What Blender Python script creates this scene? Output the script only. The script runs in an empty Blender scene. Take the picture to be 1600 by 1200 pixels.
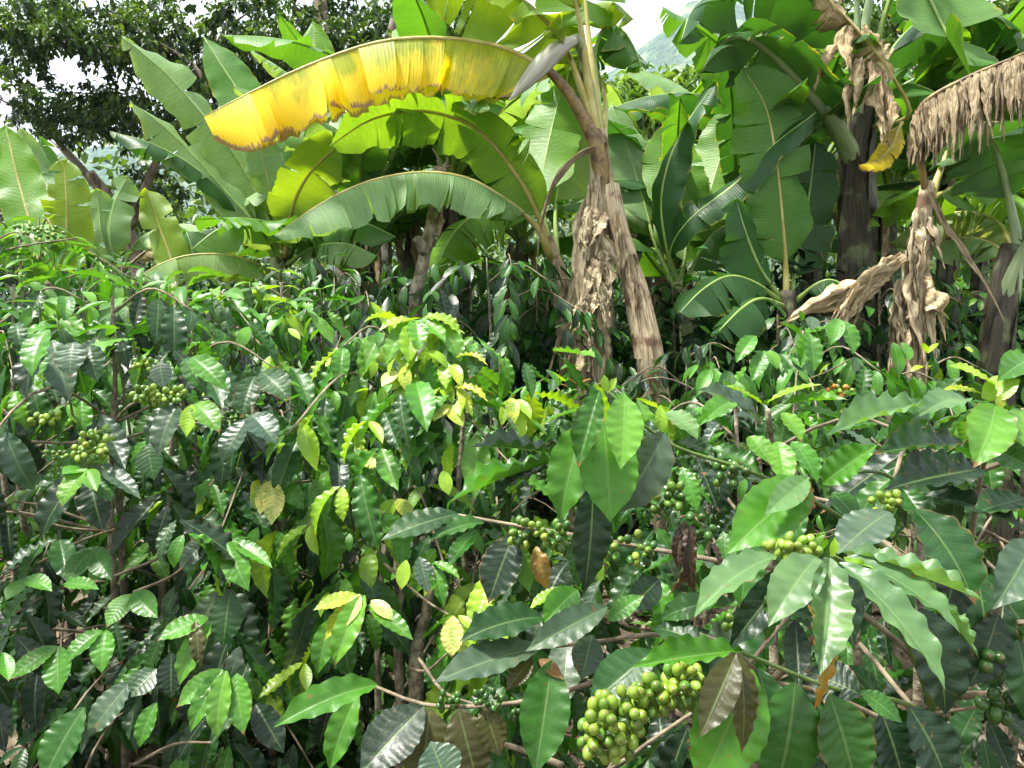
import bpy, math, random
import numpy as np
from mathutils import Vector, Matrix, noise as mnoise

# ------------------------------------------------------------------ camera, world, sun, exposure
scene = bpy.context.scene
col = scene.collection
CAM = Vector((0.0, 0.0, 1.6))
PITCH = math.radians(-4.0)
FPX = 1186.0                      # focal length in pixels of the 1600 px wide photograph
cam_d = bpy.data.cameras.new('camera')
cam_d.sensor_width = 36.0
cam_d.lens = 36.0 * FPX / 1600.0
cam_d.clip_start = 0.05
cam_d.clip_end = 6000.0
cam_o = bpy.data.objects.new('camera', cam_d)
cam_o.location = CAM
cam_o.rotation_euler = (math.pi / 2 + PITCH, 0, 0)
col.objects.link(cam_o)
scene.camera = cam_o
RIGHT = Vector((1, 0, 0))
FWD = Vector((0, math.cos(PITCH), math.sin(PITCH)))
UP = Vector((0, -math.sin(PITCH), math.cos(PITCH)))

SUN_EL, SUN_AZ = math.radians(67), math.radians(-102)   # azimuth measured from +Y towards +X
world = bpy.data.worlds.new('World')
scene.world = world
world.use_nodes = True
wt = world.node_tree
wt.nodes.clear()
w_out = wt.nodes.new('ShaderNodeOutputWorld')
w_bg = wt.nodes.new('ShaderNodeBackground')
w_sky = wt.nodes.new('ShaderNodeTexSky')
w_sky.sky_type = 'NISHITA'
w_sky.sun_disc = False
w_sky.sun_elevation = SUN_EL
w_sky.sun_rotation = SUN_AZ
w_mix = wt.nodes.new('ShaderNodeMix'); w_mix.data_type = 'RGBA'
w_tc = wt.nodes.new('ShaderNodeTexCoord')
w_no = wt.nodes.new('ShaderNodeTexNoise'); w_no.inputs['Scale'].default_value = 2.2; w_no.inputs['Detail'].default_value = 5
w_mr = wt.nodes.new('ShaderNodeMapRange')
w_mr.inputs[1].default_value = 0.3; w_mr.inputs[2].default_value = 0.6
w_mr.inputs[3].default_value = 0.8; w_mr.inputs[4].default_value = 1.0
wt.links.new(w_tc.outputs['Generated'], w_no.inputs['Vector'])
wt.links.new(w_no.outputs[0], w_mr.inputs[0])
wt.links.new(w_mr.outputs[0], w_mix.inputs[0])
wt.links.new(w_sky.outputs[0], w_mix.inputs[6])
w_mix.inputs[7].default_value = (9.0, 9.2, 9.4, 1)      # bright thin cloud layer
wt.links.new(w_mix.outputs[2], w_bg.inputs[0])
w_bg.inputs[1].default_value = 0.07
wt.links.new(w_bg.outputs[0], w_out.inputs[0])

sun_d = bpy.data.lights.new('sun', 'SUN')
sun_d.energy = 4.7
sun_d.angle = math.radians(8)
sun_d.color = (1.0, 0.955, 0.88)
sun_o = bpy.data.objects.new('sun', sun_d)
sdir = Vector((math.sin(SUN_AZ) * math.cos(SUN_EL), math.cos(SUN_AZ) * math.cos(SUN_EL), math.sin(SUN_EL)))
sun_o.rotation_euler = sdir.to_track_quat('Z', 'Y').to_euler()
sun_o.location = (0, 0, 30)
col.objects.link(sun_o)

scene.view_settings.view_transform = 'Standard'
scene.view_settings.look = 'None'
scene.view_settings.gamma = 1.0
scene.view_settings.use_curve_mapping = False
scene.view_settings.exposure = 1.6
scene.cycles.max_bounces = 8
scene.cycles.diffuse_bounces = 4
scene.cycles.glossy_bounces = 3
scene.cycles.transmission_bounces = 5
scene.cycles.volume_bounces = 1
scene.cycles.use_adaptive_sampling = True
scene.cycles.adaptive_threshold = 0.025
scene.cycles.use_denoising = True
scene.cycles.caustics_reflective = False
scene.cycles.caustics_refractive = False

# ------------------------------------------------------------------ helpers
def P(px, py, d):
    """a point of the place seen at a pixel of the photograph, d metres in front of the camera"""
    return CAM + d * (RIGHT * ((px - 800) / FPX) + UP * ((600 - py) / FPX) + FWD)

def proj(p):
    v = p - CAM
    d = v.dot(FWD)
    return 800 + FPX * v.dot(RIGHT) / d, 600 - FPX * v.dot(UP) / d, d

def camvec(h):
    return RIGHT * h[0] + UP * h[1] - FWD * h[2]

def ground_z(x, y):
    z = 0.11 * max(0.0, y - 2.0) if y < 14 else 1.32 + 0.05 * (y - 14)
    return z + 0.07 * mnoise.noise(Vector((x * 0.6, y * 0.6, 0.3))) + 0.02 * mnoise.noise(Vector((x * 3, y * 3, 7)))

def on_ground(px, d):
    x = (px - 800) / FPX * d
    y = d
    return Vector((x, y, ground_z(x, y)))

def mesh_obj(name, verts, faces, mat, parent=None, uvs=None, smooth=True, tints=None):
    me = bpy.data.meshes.new(name)
    me.from_pydata([tuple(v) for v in verts], [], faces)
    if uvs is not None:
        lay = me.uv_layers.new(name='UVMap')
        idx = np.zeros(len(me.loops), dtype=np.int32)
        me.loops.foreach_get('vertex_index', idx)
        lay.data.foreach_set('uv', np.asarray(uvs, dtype=np.float32)[idx].ravel())
    if tints is not None:
        at = me.attributes.new('tint', 'FLOAT_COLOR', 'POINT')
        at.data.foreach_set('color', np.asarray(tints, dtype=np.float32).ravel())
    if smooth:
        me.polygons.foreach_set('use_smooth', [True] * len(me.polygons))
    if mat is not None:
        me.materials.append(mat)
    me.update()
    o = bpy.data.objects.new(name, me)
    col.objects.link(o)
    if parent is not None:
        attach(o, parent)
    return o

ROOTLOC = {}
def attach(o, parent):
    """parent o, whose geometry is given in world coordinates, keeping it in place"""
    o.parent = parent
    loc = ROOTLOC.get(parent.name)
    if loc is not None:
        o.matrix_basis = Matrix.Translation(-loc) @ o.matrix_basis

def thing(name, label, cat, loc, group=None):
    o = bpy.data.objects.new(name, None)
    o.empty_display_size = 0.1
    col.objects.link(o)
    o.location = loc
    ROOTLOC[o.name] = Vector(loc)
    o['label'] = label
    o['category'] = cat
    if group:
        o['group'] = group
    return o

def catmull(pts, n):
    pts = [Vector(p) for p in pts]
    if len(pts) == 2:
        return [pts[0].lerp(pts[1], i / (n - 1)) for i in range(n)]
    ext = [pts[0] * 2 - pts[1]] + pts + [pts[-1] * 2 - pts[-2]]
    seg = [(pts[i + 1] - pts[i]).length for i in range(len(pts) - 1)]
    tot = sum(seg)
    out = []
    for i in range(n):
        s = tot * i / (n - 1)
        k = 0
        while k < len(seg) - 1 and s > seg[k]:
            s -= seg[k]; k += 1
        t = min(1.0, s / max(seg[k], 1e-9))
        a, b, c, d = ext[k:k + 4]
        out.append(0.5 * ((2 * b) + (c - a) * t + (2 * a - 5 * b + 4 * c - d) * t * t + (3 * b - a - 3 * c + d) * t ** 3))
    return out

def lerp_list(vals, t):
    x = t * (len(vals) - 1)
    i = min(int(x), len(vals) - 2)
    return vals[i] + (vals[i + 1] - vals[i]) * (x - i)

def tube(pts, radii, segs=8, n=None, rough=0.0, seed=0, cap=True):
    """verts, faces, uvs of a tapering tube along pts; radii listed from start to end; rough: relative bumpiness"""
    if n is None:
        n = max(len(pts) * 3, 4)
    sp = catmull(pts, n)
    verts, faces, uvs = [], [], []
    ref = Vector((0.31, 0.87, 0.12)).normalized()
    ln = 0.0
    for i, p in enumerate(sp):
        t = (sp[min(i + 1, n - 1)] - sp[max(i - 1, 0)]).normalized()
        a = t.cross(ref)
        if a.length < 0.1:
            a = t.cross(Vector((1, 0, 0)))
        a.normalize()
        b = t.cross(a)
        r = lerp_list(radii, i / (n - 1))
        if i:
            ln += (p - sp[i - 1]).length
        for k in range(segs + 1):
            ang = 2 * math.pi * (k % segs) / segs
            rr = r
            if rough:
                q = p + (a * math.cos(ang) + b * math.sin(ang)) * r
                rr = r * (1 + rough * mnoise.noise(q * (0.9 / max(r, 0.01)) + Vector((seed, 0, 0))) + 0.5 * rough * mnoise.noise(q * (2.5 / max(r, 0.01))))
            verts.append(p + (a * math.cos(ang) + b * math.sin(ang)) * rr)
            uvs.append((k / segs, ln))
    m = segs + 1
    for i in range(n - 1):
        for k in range(segs):
            faces.append((i * m + k, i * m + k + 1, (i + 1) * m + k + 1, (i + 1) * m + k))
    if cap:
        for base, pt, v in ((0, sp[0], 0.0), ((n - 1) * m, sp[-1], ln)):
            c = len(verts)
            verts.append(pt); uvs.append((0.5, v))
            for k in range(segs):
                faces.append((base + k, base + k + 1, c) if base else (base + k + 1, base + k, c))
    return verts, faces, uvs

def tube_obj(name, pts, radii, mat, parent=None, **kw):
    v, f, u = tube(pts, radii, **kw)
    return mesh_obj(name, v, f, mat, parent, u)

# ------------------------------------------------------------------ materials
class NT:
    def __init__(self, name):
        self.m = bpy.data.materials.new(name)
        self.m.use_nodes = True
        self.t = self.m.node_tree
        self.t.nodes.clear()
        self.out = self.t.nodes.new('ShaderNodeOutputMaterial')
    def n(self, typ, **kw):
        nd = self.t.nodes.new(typ)
        for k, v in kw.items():
            setattr(nd, k, v)
        return nd
    def l(self, a, b):
        self.t.links.new(a, b)
    def set(self, sock, v):
        if hasattr(v, 'is_output') or isinstance(v, bpy.types.NodeSocket):
            self.l(v, sock)
        else:
            sock.default_value = v
    def math(self, op, a, b=None, c=None, clamp=False):
        nd = self.n('ShaderNodeMath', operation=op, use_clamp=clamp)
        self.set(nd.inputs[0], a)
        if b is not None: self.set(nd.inputs[1], b)
        if c is not None: self.set(nd.inputs[2], c)
        return nd.outputs[0]
    def mix(self, fac, a, b, blend='MIX'):
        nd = self.n('ShaderNodeMix', data_type='RGBA', blend_type=blend)
        self.set(nd.inputs[0], fac); self.set(nd.inputs[6], a); self.set(nd.inputs[7], b)
        return nd.outputs[2]
    def noise(self, vec, scale, detail=3, rough=0.55):
        nd = self.n('ShaderNodeTexNoise')
        self.set(nd.inputs['Vector'], vec)
        nd.inputs['Scale'].default_value = scale
        nd.inputs['Detail'].default_value = detail
        nd.inputs['Roughness'].default_value = rough
        return nd.outputs[0]
    def ramp(self, x, lo, hi, a=0.0, b=1.0):
        nd = self.n('ShaderNodeMapRange', clamp=True)
        nd.interpolation_type = 'SMOOTHSTEP'
        self.set(nd.inputs[0], x)
        nd.inputs[1].default_value = lo; nd.inputs[2].default_value = hi
        nd.inputs[3].default_value = a; nd.inputs[4].default_value = b
        return nd.outputs[0]
    def vmul(self, vec, s):
        nd = self.n('ShaderNodeVectorMath', operation='MULTIPLY')
        self.set(nd.inputs[0], vec); nd.inputs[1].default_value = s
        return nd.outputs[0]
    def vadd(self, vec, b):
        nd = self.n('ShaderNodeVectorMath', operation='ADD')
        self.set(nd.inputs[0], vec); self.set(nd.inputs[1], b)
        return nd.outputs[0]
    def bump(self, h, strength, dist=0.01):
        nd = self.n('ShaderNodeBump')
        nd.inputs['Strength'].default_value = strength
        nd.inputs['Distance'].default_value = dist
        self.l(h, nd.inputs['Height'])
        return nd.outputs[0]
    def principled(self, color, rough, normal=None, spec=0.5):
        nd = self.n('ShaderNodeBsdfPrincipled')
        self.set(nd.inputs['Base Color'], color)
        self.set(nd.inputs['Roughness'], rough)
        nd.inputs['Specular IOR Level'].default_value = spec
        if normal is not None:
            self.l(normal, nd.inputs['Normal'])
        return nd
    def leafy(self, color, rough, trans, tcol, normal=None, spec=0.5):
        p = self.principled(color, rough, normal, spec)
        tr = self.n('ShaderNodeBsdfTranslucent')
        self.set(tr.inputs[0], tcol)
        if normal is not None:
            self.l(normal, tr.inputs['Normal'])
        mx = self.n('ShaderNodeMixShader')
        self.set(mx.inputs[0], trans)
        self.l(p.outputs[0], mx.inputs[1]); self.l(tr.outputs[0], mx.inputs[2])
        self.l(mx.outputs[0], self.out.inputs[0])
        return self.m
    def done(self, p):
        self.l(p.outputs[0], self.out.inputs[0])
        return self.m

def coffee_leaf_material(name, from_object):
    g = NT(name)
    uv = g.n('ShaderNodeUVMap', uv_map='UVMap').outputs[0]
    sep = g.n('ShaderNodeSeparateXYZ'); g.l(uv, sep.inputs[0])
    u, v = sep.outputs[0], sep.outputs[1]
    if from_object:
        oi = g.n('ShaderNodeObjectInfo')
        tint, rnd = oi.outputs['Color'], oi.outputs['Random']
    else:
        at = g.n('ShaderNodeAttribute', attribute_name='tint')
        tint, rnd = at.outputs['Color'], at.outputs['Alpha']
    geo = g.n('ShaderNodeNewGeometry')
    a = g.math('MULTIPLY', g.math('ABSOLUTE', g.math('SUBTRACT', u, 0.5)), 2.0)
    ph = g.math('MULTIPLY', g.math('SUBTRACT', v, g.math('MULTIPLY', a, 0.13)), g.math('MULTIPLY_ADD', rnd, 22.0, 46.0))
    s = g.math('MULTIPLY_ADD', g.math('SINE', ph), 0.5, 0.5)
    vein = g.math('MULTIPLY', g.ramp(s, 0.93, 1.0), g.ramp(a, 0.98, 0.75))
    mid = g.ramp(a, 0.075, 0.02)
    vm = g.math('MAXIMUM', g.math('MULTIPLY', vein, 0.13), g.math('MULTIPLY', mid, 0.65))
    pos = geo.outputs['Position']
    n1 = g.noise(pos, 16.0, 3)
    n2 = g.noise(pos, 95.0, 2)
    n3 = g.noise(pos, 42.0, 4, 0.7)
    c = g.mix(1.0, tint, g.mix(g.ramp(n1, 0.3, 0.7), (0.72, 0.76, 0.8, 1), (1.25, 1.2, 1.05, 1)), 'MULTIPLY')
    # yellowing leaves keep green islands between the veins
    srgb = g.n('ShaderNodeSeparateColor'); g.l(tint, srgb.inputs[0])
    yf = g.ramp(srgb.outputs[0], 0.2, 0.34)
    c = g.mix(g.math('MULTIPLY', yf, g.ramp(g.math('ADD', n3, g.math('MULTIPLY', s, 0.12)), 0.50, 0.68, 0.0, 0.75)), c, (0.13, 0.26, 0.03, 1))
    light = g.mix(0.5, tint, (0.20, 0.30, 0.10, 1))
    c = g.mix(vm, c, light)
    # dust and pale water marks
    c = g.mix(g.math('MULTIPLY', g.ramp(n3, 0.56, 0.72), 0.05), c, (0.22, 0.26, 0.18, 1))
    # blemishes: small brown spots and dry margins on some of the leaves
    spot = g.math('MULTIPLY', g.ramp(n2, 0.66, 0.73), g.ramp(n1, 0.48, 0.58))
    edge = g.math('MULTIPLY', g.ramp(g.math('ADD', a, g.math('MULTIPLY', n2, 0.35)), 1.08, 1.2), g.ramp(rnd, 0.70, 0.9))
    tip = g.math('MULTIPLY', g.ramp(g.math('ADD', v, g.math('MULTIPLY', n1, 0.15)), 0.98, 1.04), g.ramp(rnd, 0.80, 0.85))
    bl = g.math('MAXIMUM', g.math('MAXIMUM', g.math('MULTIPLY', spot, 0.8), g.math('MULTIPLY', edge, 0.7)), tip)
    c = g.mix(bl, c, (0.16, 0.085, 0.03, 1))
    under = g.mix(0.35, c, (0.10, 0.19, 0.055, 1))
    c2 = g.mix(geo.outputs['Backfacing'], c, under)
    rough = g.math('ADD', g.math('MULTIPLY', geo.outputs['Backfacing'], 0.25), g.ramp(g.math('MULTIPLY_ADD', n3, 0.6, g.math('MULTIPLY', n1, 0.4)), 0.35, 0.65, 0.31, 0.52))
    h = g.math('SUBTRACT', g.math('MULTIPLY', s, -0.5), g.math('MULTIPLY', mid, 0.8))
    nrm = g.bump(g.math('ADD', h, g.math('MULTIPLY', n2, 1.4)), 0.15, 0.004)
    tc = g.mix(1.0, c, (2.1, 2.0, 0.75, 1), 'MULTIPLY')
    return g.leafy(c2, rough, 0.28, tc, nrm, 0.42)

def banana_leaf_material(name, kind):
    """kind: green, yellow (ageing from the margin) or dry"""
    g = NT(name)
    uv = g.n('ShaderNodeUVMap', uv_map='UVMap').outputs[0]
    sep = g.n('ShaderNodeSeparateXYZ'); g.l(uv, sep.inputs[0])
    u, v = sep.outputs[0], sep.outputs[1]
    oi = g.n('ShaderNodeObjectInfo')
    tint, rnd = oi.outputs['Color'], oi.outputs['Random']
    geo = g.n('ShaderNodeNewGeometry')
    pos = geo.outputs['Position']
    a = g.math('MULTIPLY', g.math('ABSOLUTE', g.math('SUBTRACT', u, 0.5)), 2.0)
    comb = g.n('ShaderNodeCombineXYZ')
    g.l(g.math('MULTIPLY', a, 1.2), comb.inputs[0]); g.l(g.math('MULTIPLY', v, 90.0), comb.inputs[1]); g.l(g.math('MULTIPLY', rnd, 40.0), comb.inputs[2])
    fine = g.noise(comb.outputs[0], 2.0, 4, 0.65)
    comb2 = g.n('ShaderNodeCombineXYZ')
    g.l(g.math('MULTIPLY', a, 1.3), comb2.inputs[0]); g.l(g.math('MULTIPLY', v, 16.0), comb2.inputs[1]); g.l(g.math('MULTIPLY', rnd, 40.0), comb2.inputs[2])
    band = g.noise(comb2.outputs[0], 1.0, 4, 0.6)
    blot = g.noise(pos, 3.5, 3)
    wv = g.math('SINE', g.math('MULTIPLY', v, 620.0))
    if kind == 'dry':
        comb3 = g.n('ShaderNodeCombineXYZ')
        g.l(g.math('MULTIPLY', u, 7.0), comb3.inputs[0]); g.l(g.math('MULTIPLY', v, 5.0), comb3.inputs[1]); g.l(g.math('MULTIPLY', rnd, 40.0), comb3.inputs[2])
        fine = g.noise(comb3.outputs[0], 2.0, 4, 0.65)
        c = g.mix(g.ramp(fine, 0.3, 0.7), (0.27, 0.205, 0.115, 1), (0.82, 0.72, 0.50, 1))
        c = g.mix(g.math('MULTIPLY', g.ramp(g.noise(pos, 11.0, 4), 0.45, 0.65), 0.6), c, (0.20, 0.15, 0.10, 1))
        c = g.mix(0.6, c, g.mix(1.0, c, tint, 'MULTIPLY'))
        nrm = g.bump(fine, 0.9, 0.02)
        return g.leafy(c, 0.75, 0.15, c, nrm, 0.2)
    c = g.mix(1.0, tint, g.mix(g.ramp(fine, 0.25, 0.75), (0.80, 0.84, 0.85, 1), (1.16, 1.12, 1.1, 1)), 'MULTIPLY')
    c = g.mix(1.0, c, g.mix(g.ramp(blot, 0.3, 0.7), (0.85, 0.88, 0.9, 1), (1.12, 1.08, 1.0, 1)), 'MULTIPLY')
    if kind == 'yellow':
        yl = g.ramp(g.math('ADD', g.math('ADD', g.math('MULTIPLY', band, 1.15), g.math('MULTIPLY', a, 0.48)), g.math('MULTIPLY', v, 0.50)), 0.86, 1.24)
        c = g.mix(yl, c, (0.82, 0.62, 0.012, 1))
        br = g.ramp(g.math('ADD', g.math('ADD', g.math('MULTIPLY', band, 0.5), g.math('MULTIPLY', fine, 0.25)), g.math('MULTIPLY_ADD', g.math('POWER', v, 14.0), 0.22, a)), 1.29, 1.37)
        streak = g.math('MULTIPLY', g.ramp(fine, 0.58, 0.64), g.ramp(band, 0.50, 0.62))
        c = g.mix(g.math('MAXIMUM', br, g.math('MULTIPLY', streak, 0.7)), c, g.mix(fine, (0.10, 0.05, 0.02, 1), (0.46, 0.30, 0.16, 1)))
        spec_c = 0.35
    else:
        e = g.math('ADD', g.math('ADD', g.math('MULTIPLY', band, 0.42), g.math('MULTIPLY', fine, 0.15)), a)
        yl = g.math('MULTIPLY', g.ramp(e, 1.22, 1.36), g.ramp(rnd, 0.25, 0.6))
        c = g.mix(yl, c, (0.42, 0.34, 0.03, 1))
        br = g.math('MULTIPLY', g.ramp(e, 1.30, 1.40), g.ramp(rnd, 0.15, 0.5))
        c = g.mix(br, c, (0.17, 0.10, 0.05, 1))
    # waxy upper side, duller and paler lower side
    under = g.mix(0.30, c, (0.20, 0.32, 0.12, 1))
    c2 = g.mix(geo.outputs['Backfacing'], c, under)
    rough = g.math('ADD', g.math('MULTIPLY', geo.outputs['Backfacing'], 0.22), g.ramp(blot, 0.3, 0.7, 0.36, 0.5))
    nrm = g.bump(g.math('ADD', g.math('MULTIPLY', wv, 0.25), g.math('MULTIPLY', fine, 1.6)), 0.24, 0.012)
    tc = g.mix(1.0, c, (1.95, 1.65, 0.5, 1) if kind == 'green' else (1.75, 1.65, 0.6, 1), 'MULTIPLY')
    return g.leafy(c2, rough, 0.42, tc, nrm, 0.5)

def plain_material(name, c1, c2, scale, rough, bump=0.3, stretch=(1, 1, 1), spec=0.4, detail=4, uv=False, c3=None):
    g = NT(name)
    if uv:
        vec = g.n('ShaderNodeUVMap', uv_map='UVMap').outputs[0]
    else:
        vec = g.n('ShaderNodeNewGeometry').outputs['Position']
    geo = g.n('ShaderNodeNewGeometry')
    vec = g.vmul(vec, stretch)
    n = g.noise(vec, scale, detail, 0.62)
    c = g.mix(g.ramp(n, 0.32, 0.68), c1, c2)
    if c3 is not None:
        n3 = g.noise(geo.outputs['Position'], scale * 0.35 if not uv else 7.0, 3)
        c = g.mix(g.ramp(n3, 0.50, 0.62), c, c3)
    return g.done(g.principled(c, rough, g.bump(n, bump, 0.02), spec))

M = {}
M['leaf'] = coffee_leaf_material('coffee_leaf', True)
M['leaf_mass'] = coffee_leaf_material('coffee_leaf_mass', False)
M['ban_green'] = banana_leaf_material('banana_leaf_green', 'green')
M['ban_yellow'] = banana_leaf_material('banana_leaf_yellow', 'yellow')
M['ban_dry'] = banana_leaf_material('banana_leaf_dry', 'dry')
M['midrib'] = plain_material('banana_midrib', (0.16, 0.26, 0.05, 1), (0.26, 0.36, 0.10, 1), 9, 0.4, 0.1)
M['midrib_yellow'] = plain_material('banana_midrib_yellow', (0.30, 0.26, 0.06, 1), (0.42, 0.38, 0.13, 1), 9, 0.45, 0.1)
M['midrib_brown'] = plain_material('banana_midrib_brown', (0.06, 0.03, 0.018, 1), (0.24, 0.17, 0.05, 1), 14, 0.5, 0.3)
M['stem_tan'] = plain_material('pseudostem_tan', (0.22, 0.165, 0.09, 1), (0.62, 0.52, 0.34, 1), 3.0, 0.65, 0.7, (14, 1.4, 1), 0.3, 5, True, (0.16, 0.095, 0.055, 1))
M['stem_green'] = plain_material('pseudostem_pale_green', (0.16, 0.20, 0.08, 1), (0.32, 0.36, 0.18, 1), 3.0, 0.45, 0.3, (10, 1.2, 1), 0.4, 5, True, (0.045, 0.028, 0.03, 1))
M['stem_dark'] = plain_material('pseudostem_dark', (0.014, 0.012, 0.007, 1), (0.066, 0.052, 0.028, 1), 3.0, 0.5, 0.8, (9, 1.6, 1), 0.4, 5, True, (0.12, 0.14, 0.06, 1))  # blackish sheaths, darkened further in place of canopy shade on the back rows
M['petiole'] = plain_material('pale_petiole', (0.17, 0.25, 0.10, 1), (0.30, 0.38, 0.19, 1), 5.0, 0.42, 0.2, (10, 1.2, 1), 0.5, 4, True)
M['bark'] = plain_material('coffee_bark', (0.085, 0.07, 0.045, 1), (0.27, 0.235, 0.165, 1), 40, 0.9, 0.6)
M['twig'] = plain_material('coffee_twig', (0.10, 0.075, 0.048, 1), (0.23, 0.19, 0.125, 1), 30, 0.8, 0.3)
M['green_twig'] = plain_material('coffee_green_twig', (0.07, 0.13, 0.025, 1), (0.13, 0.19, 0.05, 1), 30, 0.45, 0.2)
M['tree_bark'] = plain_material('tree_bark', (0.06, 0.045, 0.032, 1), (0.24, 0.19, 0.145, 1), 9, 0.9, 0.9, (1, 1, 0.35), 0.2, 5, False, (0.20, 0.20, 0.15, 1))
M['pale_bark'] = plain_material('pale_lichen_bark', (0.10, 0.085, 0.055, 1), (0.36, 0.31, 0.24, 1), 26, 0.9, 0.8, (1, 1, 0.6), 0.2, 5, False, (0.11, 0.09, 0.045, 1))
M['bud'] = plain_material('banana_bud', (0.27, 0.24, 0.20, 1), (0.46, 0.47, 0.38, 1), 3, 0.5, 0.2, (5, 1, 1), 0.5, 3, True)

def berry_material():
    g = NT('coffee_berry')
    oi = g.n('ShaderNodeObjectInfo')
    tc = g.n('ShaderNodeTexCoord')
    sep = g.n('ShaderNodeSeparateXYZ'); g.l(tc.outputs['Object'], sep.inputs[0])
    n = g.noise(tc.outputs['Object'], 1.6, 3)
    c = g.mix(1.0, oi.outputs['Color'], g.mix(n, (0.65, 0.75, 0.7, 1), (1.3, 1.2, 1.1, 1)), 'MULTIPLY')
    z = sep.outputs[2]
    c = g.mix(g.math('MULTIPLY', g.ramp(z, 0.488, 0.505), 0.8), c, (0.13, 0.07, 0.025, 1))
    p = g.principled(c, 0.32, None, 0.5)
    p.inputs['Subsurface Weight'].default_value = 0.0
    return g.done(p)
M['berry'] = berry_material()

def attr_leaf_material(name, rough, trans, tmul=(1.9, 1.8, 0.7, 1), spec=0.4):
    g = NT(name)
    at = g.n('ShaderNodeAttribute', attribute_name='tint')
    geo = g.n('ShaderNodeNewGeometry')
    n = g.noise(geo.outputs['Position'], 20, 2)
    c = g.mix(1.0, at.outputs['Color'], g.mix(n, (0.7, 0.7, 0.7, 1), (1.3, 1.3, 1.3, 1)), 'MULTIPLY')
    return g.leafy(c, rough, trans, g.mix(1.0, c, tmul, 'MULTIPLY'), None, spec)
M['tree_leaf'] = attr_leaf_material('tree_leaf', 0.45, 0.28)
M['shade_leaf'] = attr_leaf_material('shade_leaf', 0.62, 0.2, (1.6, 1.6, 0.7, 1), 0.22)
M['litter'] = attr_leaf_material('dry_litter', 0.8, 0.1, (1.1, 1, 0.8, 1), 0.2)

def soil_material():
    g = NT('soil')
    geo = g.n('ShaderNodeNewGeometry')
    p = geo.outputs['Position']
    a, b, d = g.noise(p, 1.3, 4), g.noise(p, 14, 5, 0.7), g.noise(p, 70, 3)
    c = g.mix(g.ramp(b, 0.3, 0.7), (0.045, 0.033, 0.024, 1), (0.16, 0.122, 0.088, 1))
    c = g.mix(g.ramp(d, 0.58, 0.7), c, (0.30, 0.25, 0.19, 1))
    c = g.mix(g.math('MULTIPLY', g.ramp(a, 0.5, 0.62), g.ramp(b, 0.42, 0.6)), c, (0.05, 0.085, 0.02, 1))
    return g.done(g.principled(c, 0.95, g.bump(g.math('ADD', b, g.math('MULTIPLY', d, 0.4)), 0.9, 0.05), 0.2))
M['soil'] = soil_material()

def hill_material():
    g = NT('forested_slope')
    p = g.n('ShaderNodeNewGeometry').outputs['Position']
    a, b = g.noise(p, 0.012, 6, 0.65), g.noise(p, 0.09, 4, 0.7)
    c = g.mix(g.ramp(b, 0.35, 0.65), (0.010, 0.025, 0.012, 1), (0.07, 0.12, 0.04, 1))
    c = g.mix(g.ramp(a, 0.50, 0.60), c, (0.16, 0.19, 0.08, 1))
    return g.done(g.principled(c, 0.95, g.bump(b, 1.0, 8.0), 0.1))
M['hill'] = hill_material()

# ------------------------------------------------------------------ setting: ground, mountain
def axis(lo, mid0, mid1, hi, fine, coarse):
    a = list(np.arange(mid0, mid1 + 1e-6, fine))
    x = mid1; s = fine
    while x < hi:
        s = min(s * 1.35, coarse); x += s; a.append(min(x, hi))
    x = mid0; s = fine
    while x > lo:
        s = min(s * 1.35, coarse); x -= s; a.insert(0, max(x, lo))
    return a

gx = axis(-1700, -5, 5, 1700, 0.12, 60)
gy = axis(-400, 0, 9, 700, 0.12, 40)
gv = [(x, y, ground_z(x, y)) for y in gy for x in gx]
nx = len(gx)
gf = [(j * nx + i, j * nx + i + 1, (j + 1) * nx + i + 1, (j + 1) * nx + i) for j in range(len(gy) - 1) for i in range(nx - 1)]
ground = mesh_obj('ground', gv, gf, M['soil'])
ground['kind'] = 'structure'

def mountain_z(x, y):
    """forested ridge: high to the right of the middle, lower to the left"""
    az = x / y
    # crest height as seen from the plantation, tangent of the elevation angle
    k = [(-1.2, 0.22), (-0.62, 0.21), (-0.50, 0.235), (-0.40, 0.20), (-0.1, 0.22), (0.10, 0.30), (0.165, 0.345), (0.215, 0.395), (0.27, 0.42), (0.40, 0.36), (0.9, 0.30), (1.3, 0.30)]
    e = np.interp(az, [a for a, _ in k], [b for _, b in k])
    s = min(1.0, max(0.0, (y - 600.0) / 900.0))
    s = s * s * (3 - 2 * s)
    base = 36.0
    h = base + s * (e * 1500.0 - base)
    return h + s * (26 * mnoise.noise(Vector((x * 0.006, y * 0.006, 1))) + 16 * mnoise.noise(Vector((x * 0.02, y * 0.02, 4))) + 5 * mnoise.noise(Vector((x * 0.07, y * 0.07, 2))))
mx_ = np.linspace(-1700, 1700, 150); my_ = np.linspace(560, 1560, 60)
mv = [(x, y, mountain_z(x, y)) for y in my_ for x in mx_]
mf = [(j * 150 + i, j * 150 + i + 1, (j + 1) * 150 + i + 1, (j + 1) * 150 + i) for j in range(59) for i in range(149)]
mountain = mesh_obj('mountain', mv, mf, M['hill'])
mountain['kind'] = 'structure'

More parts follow.
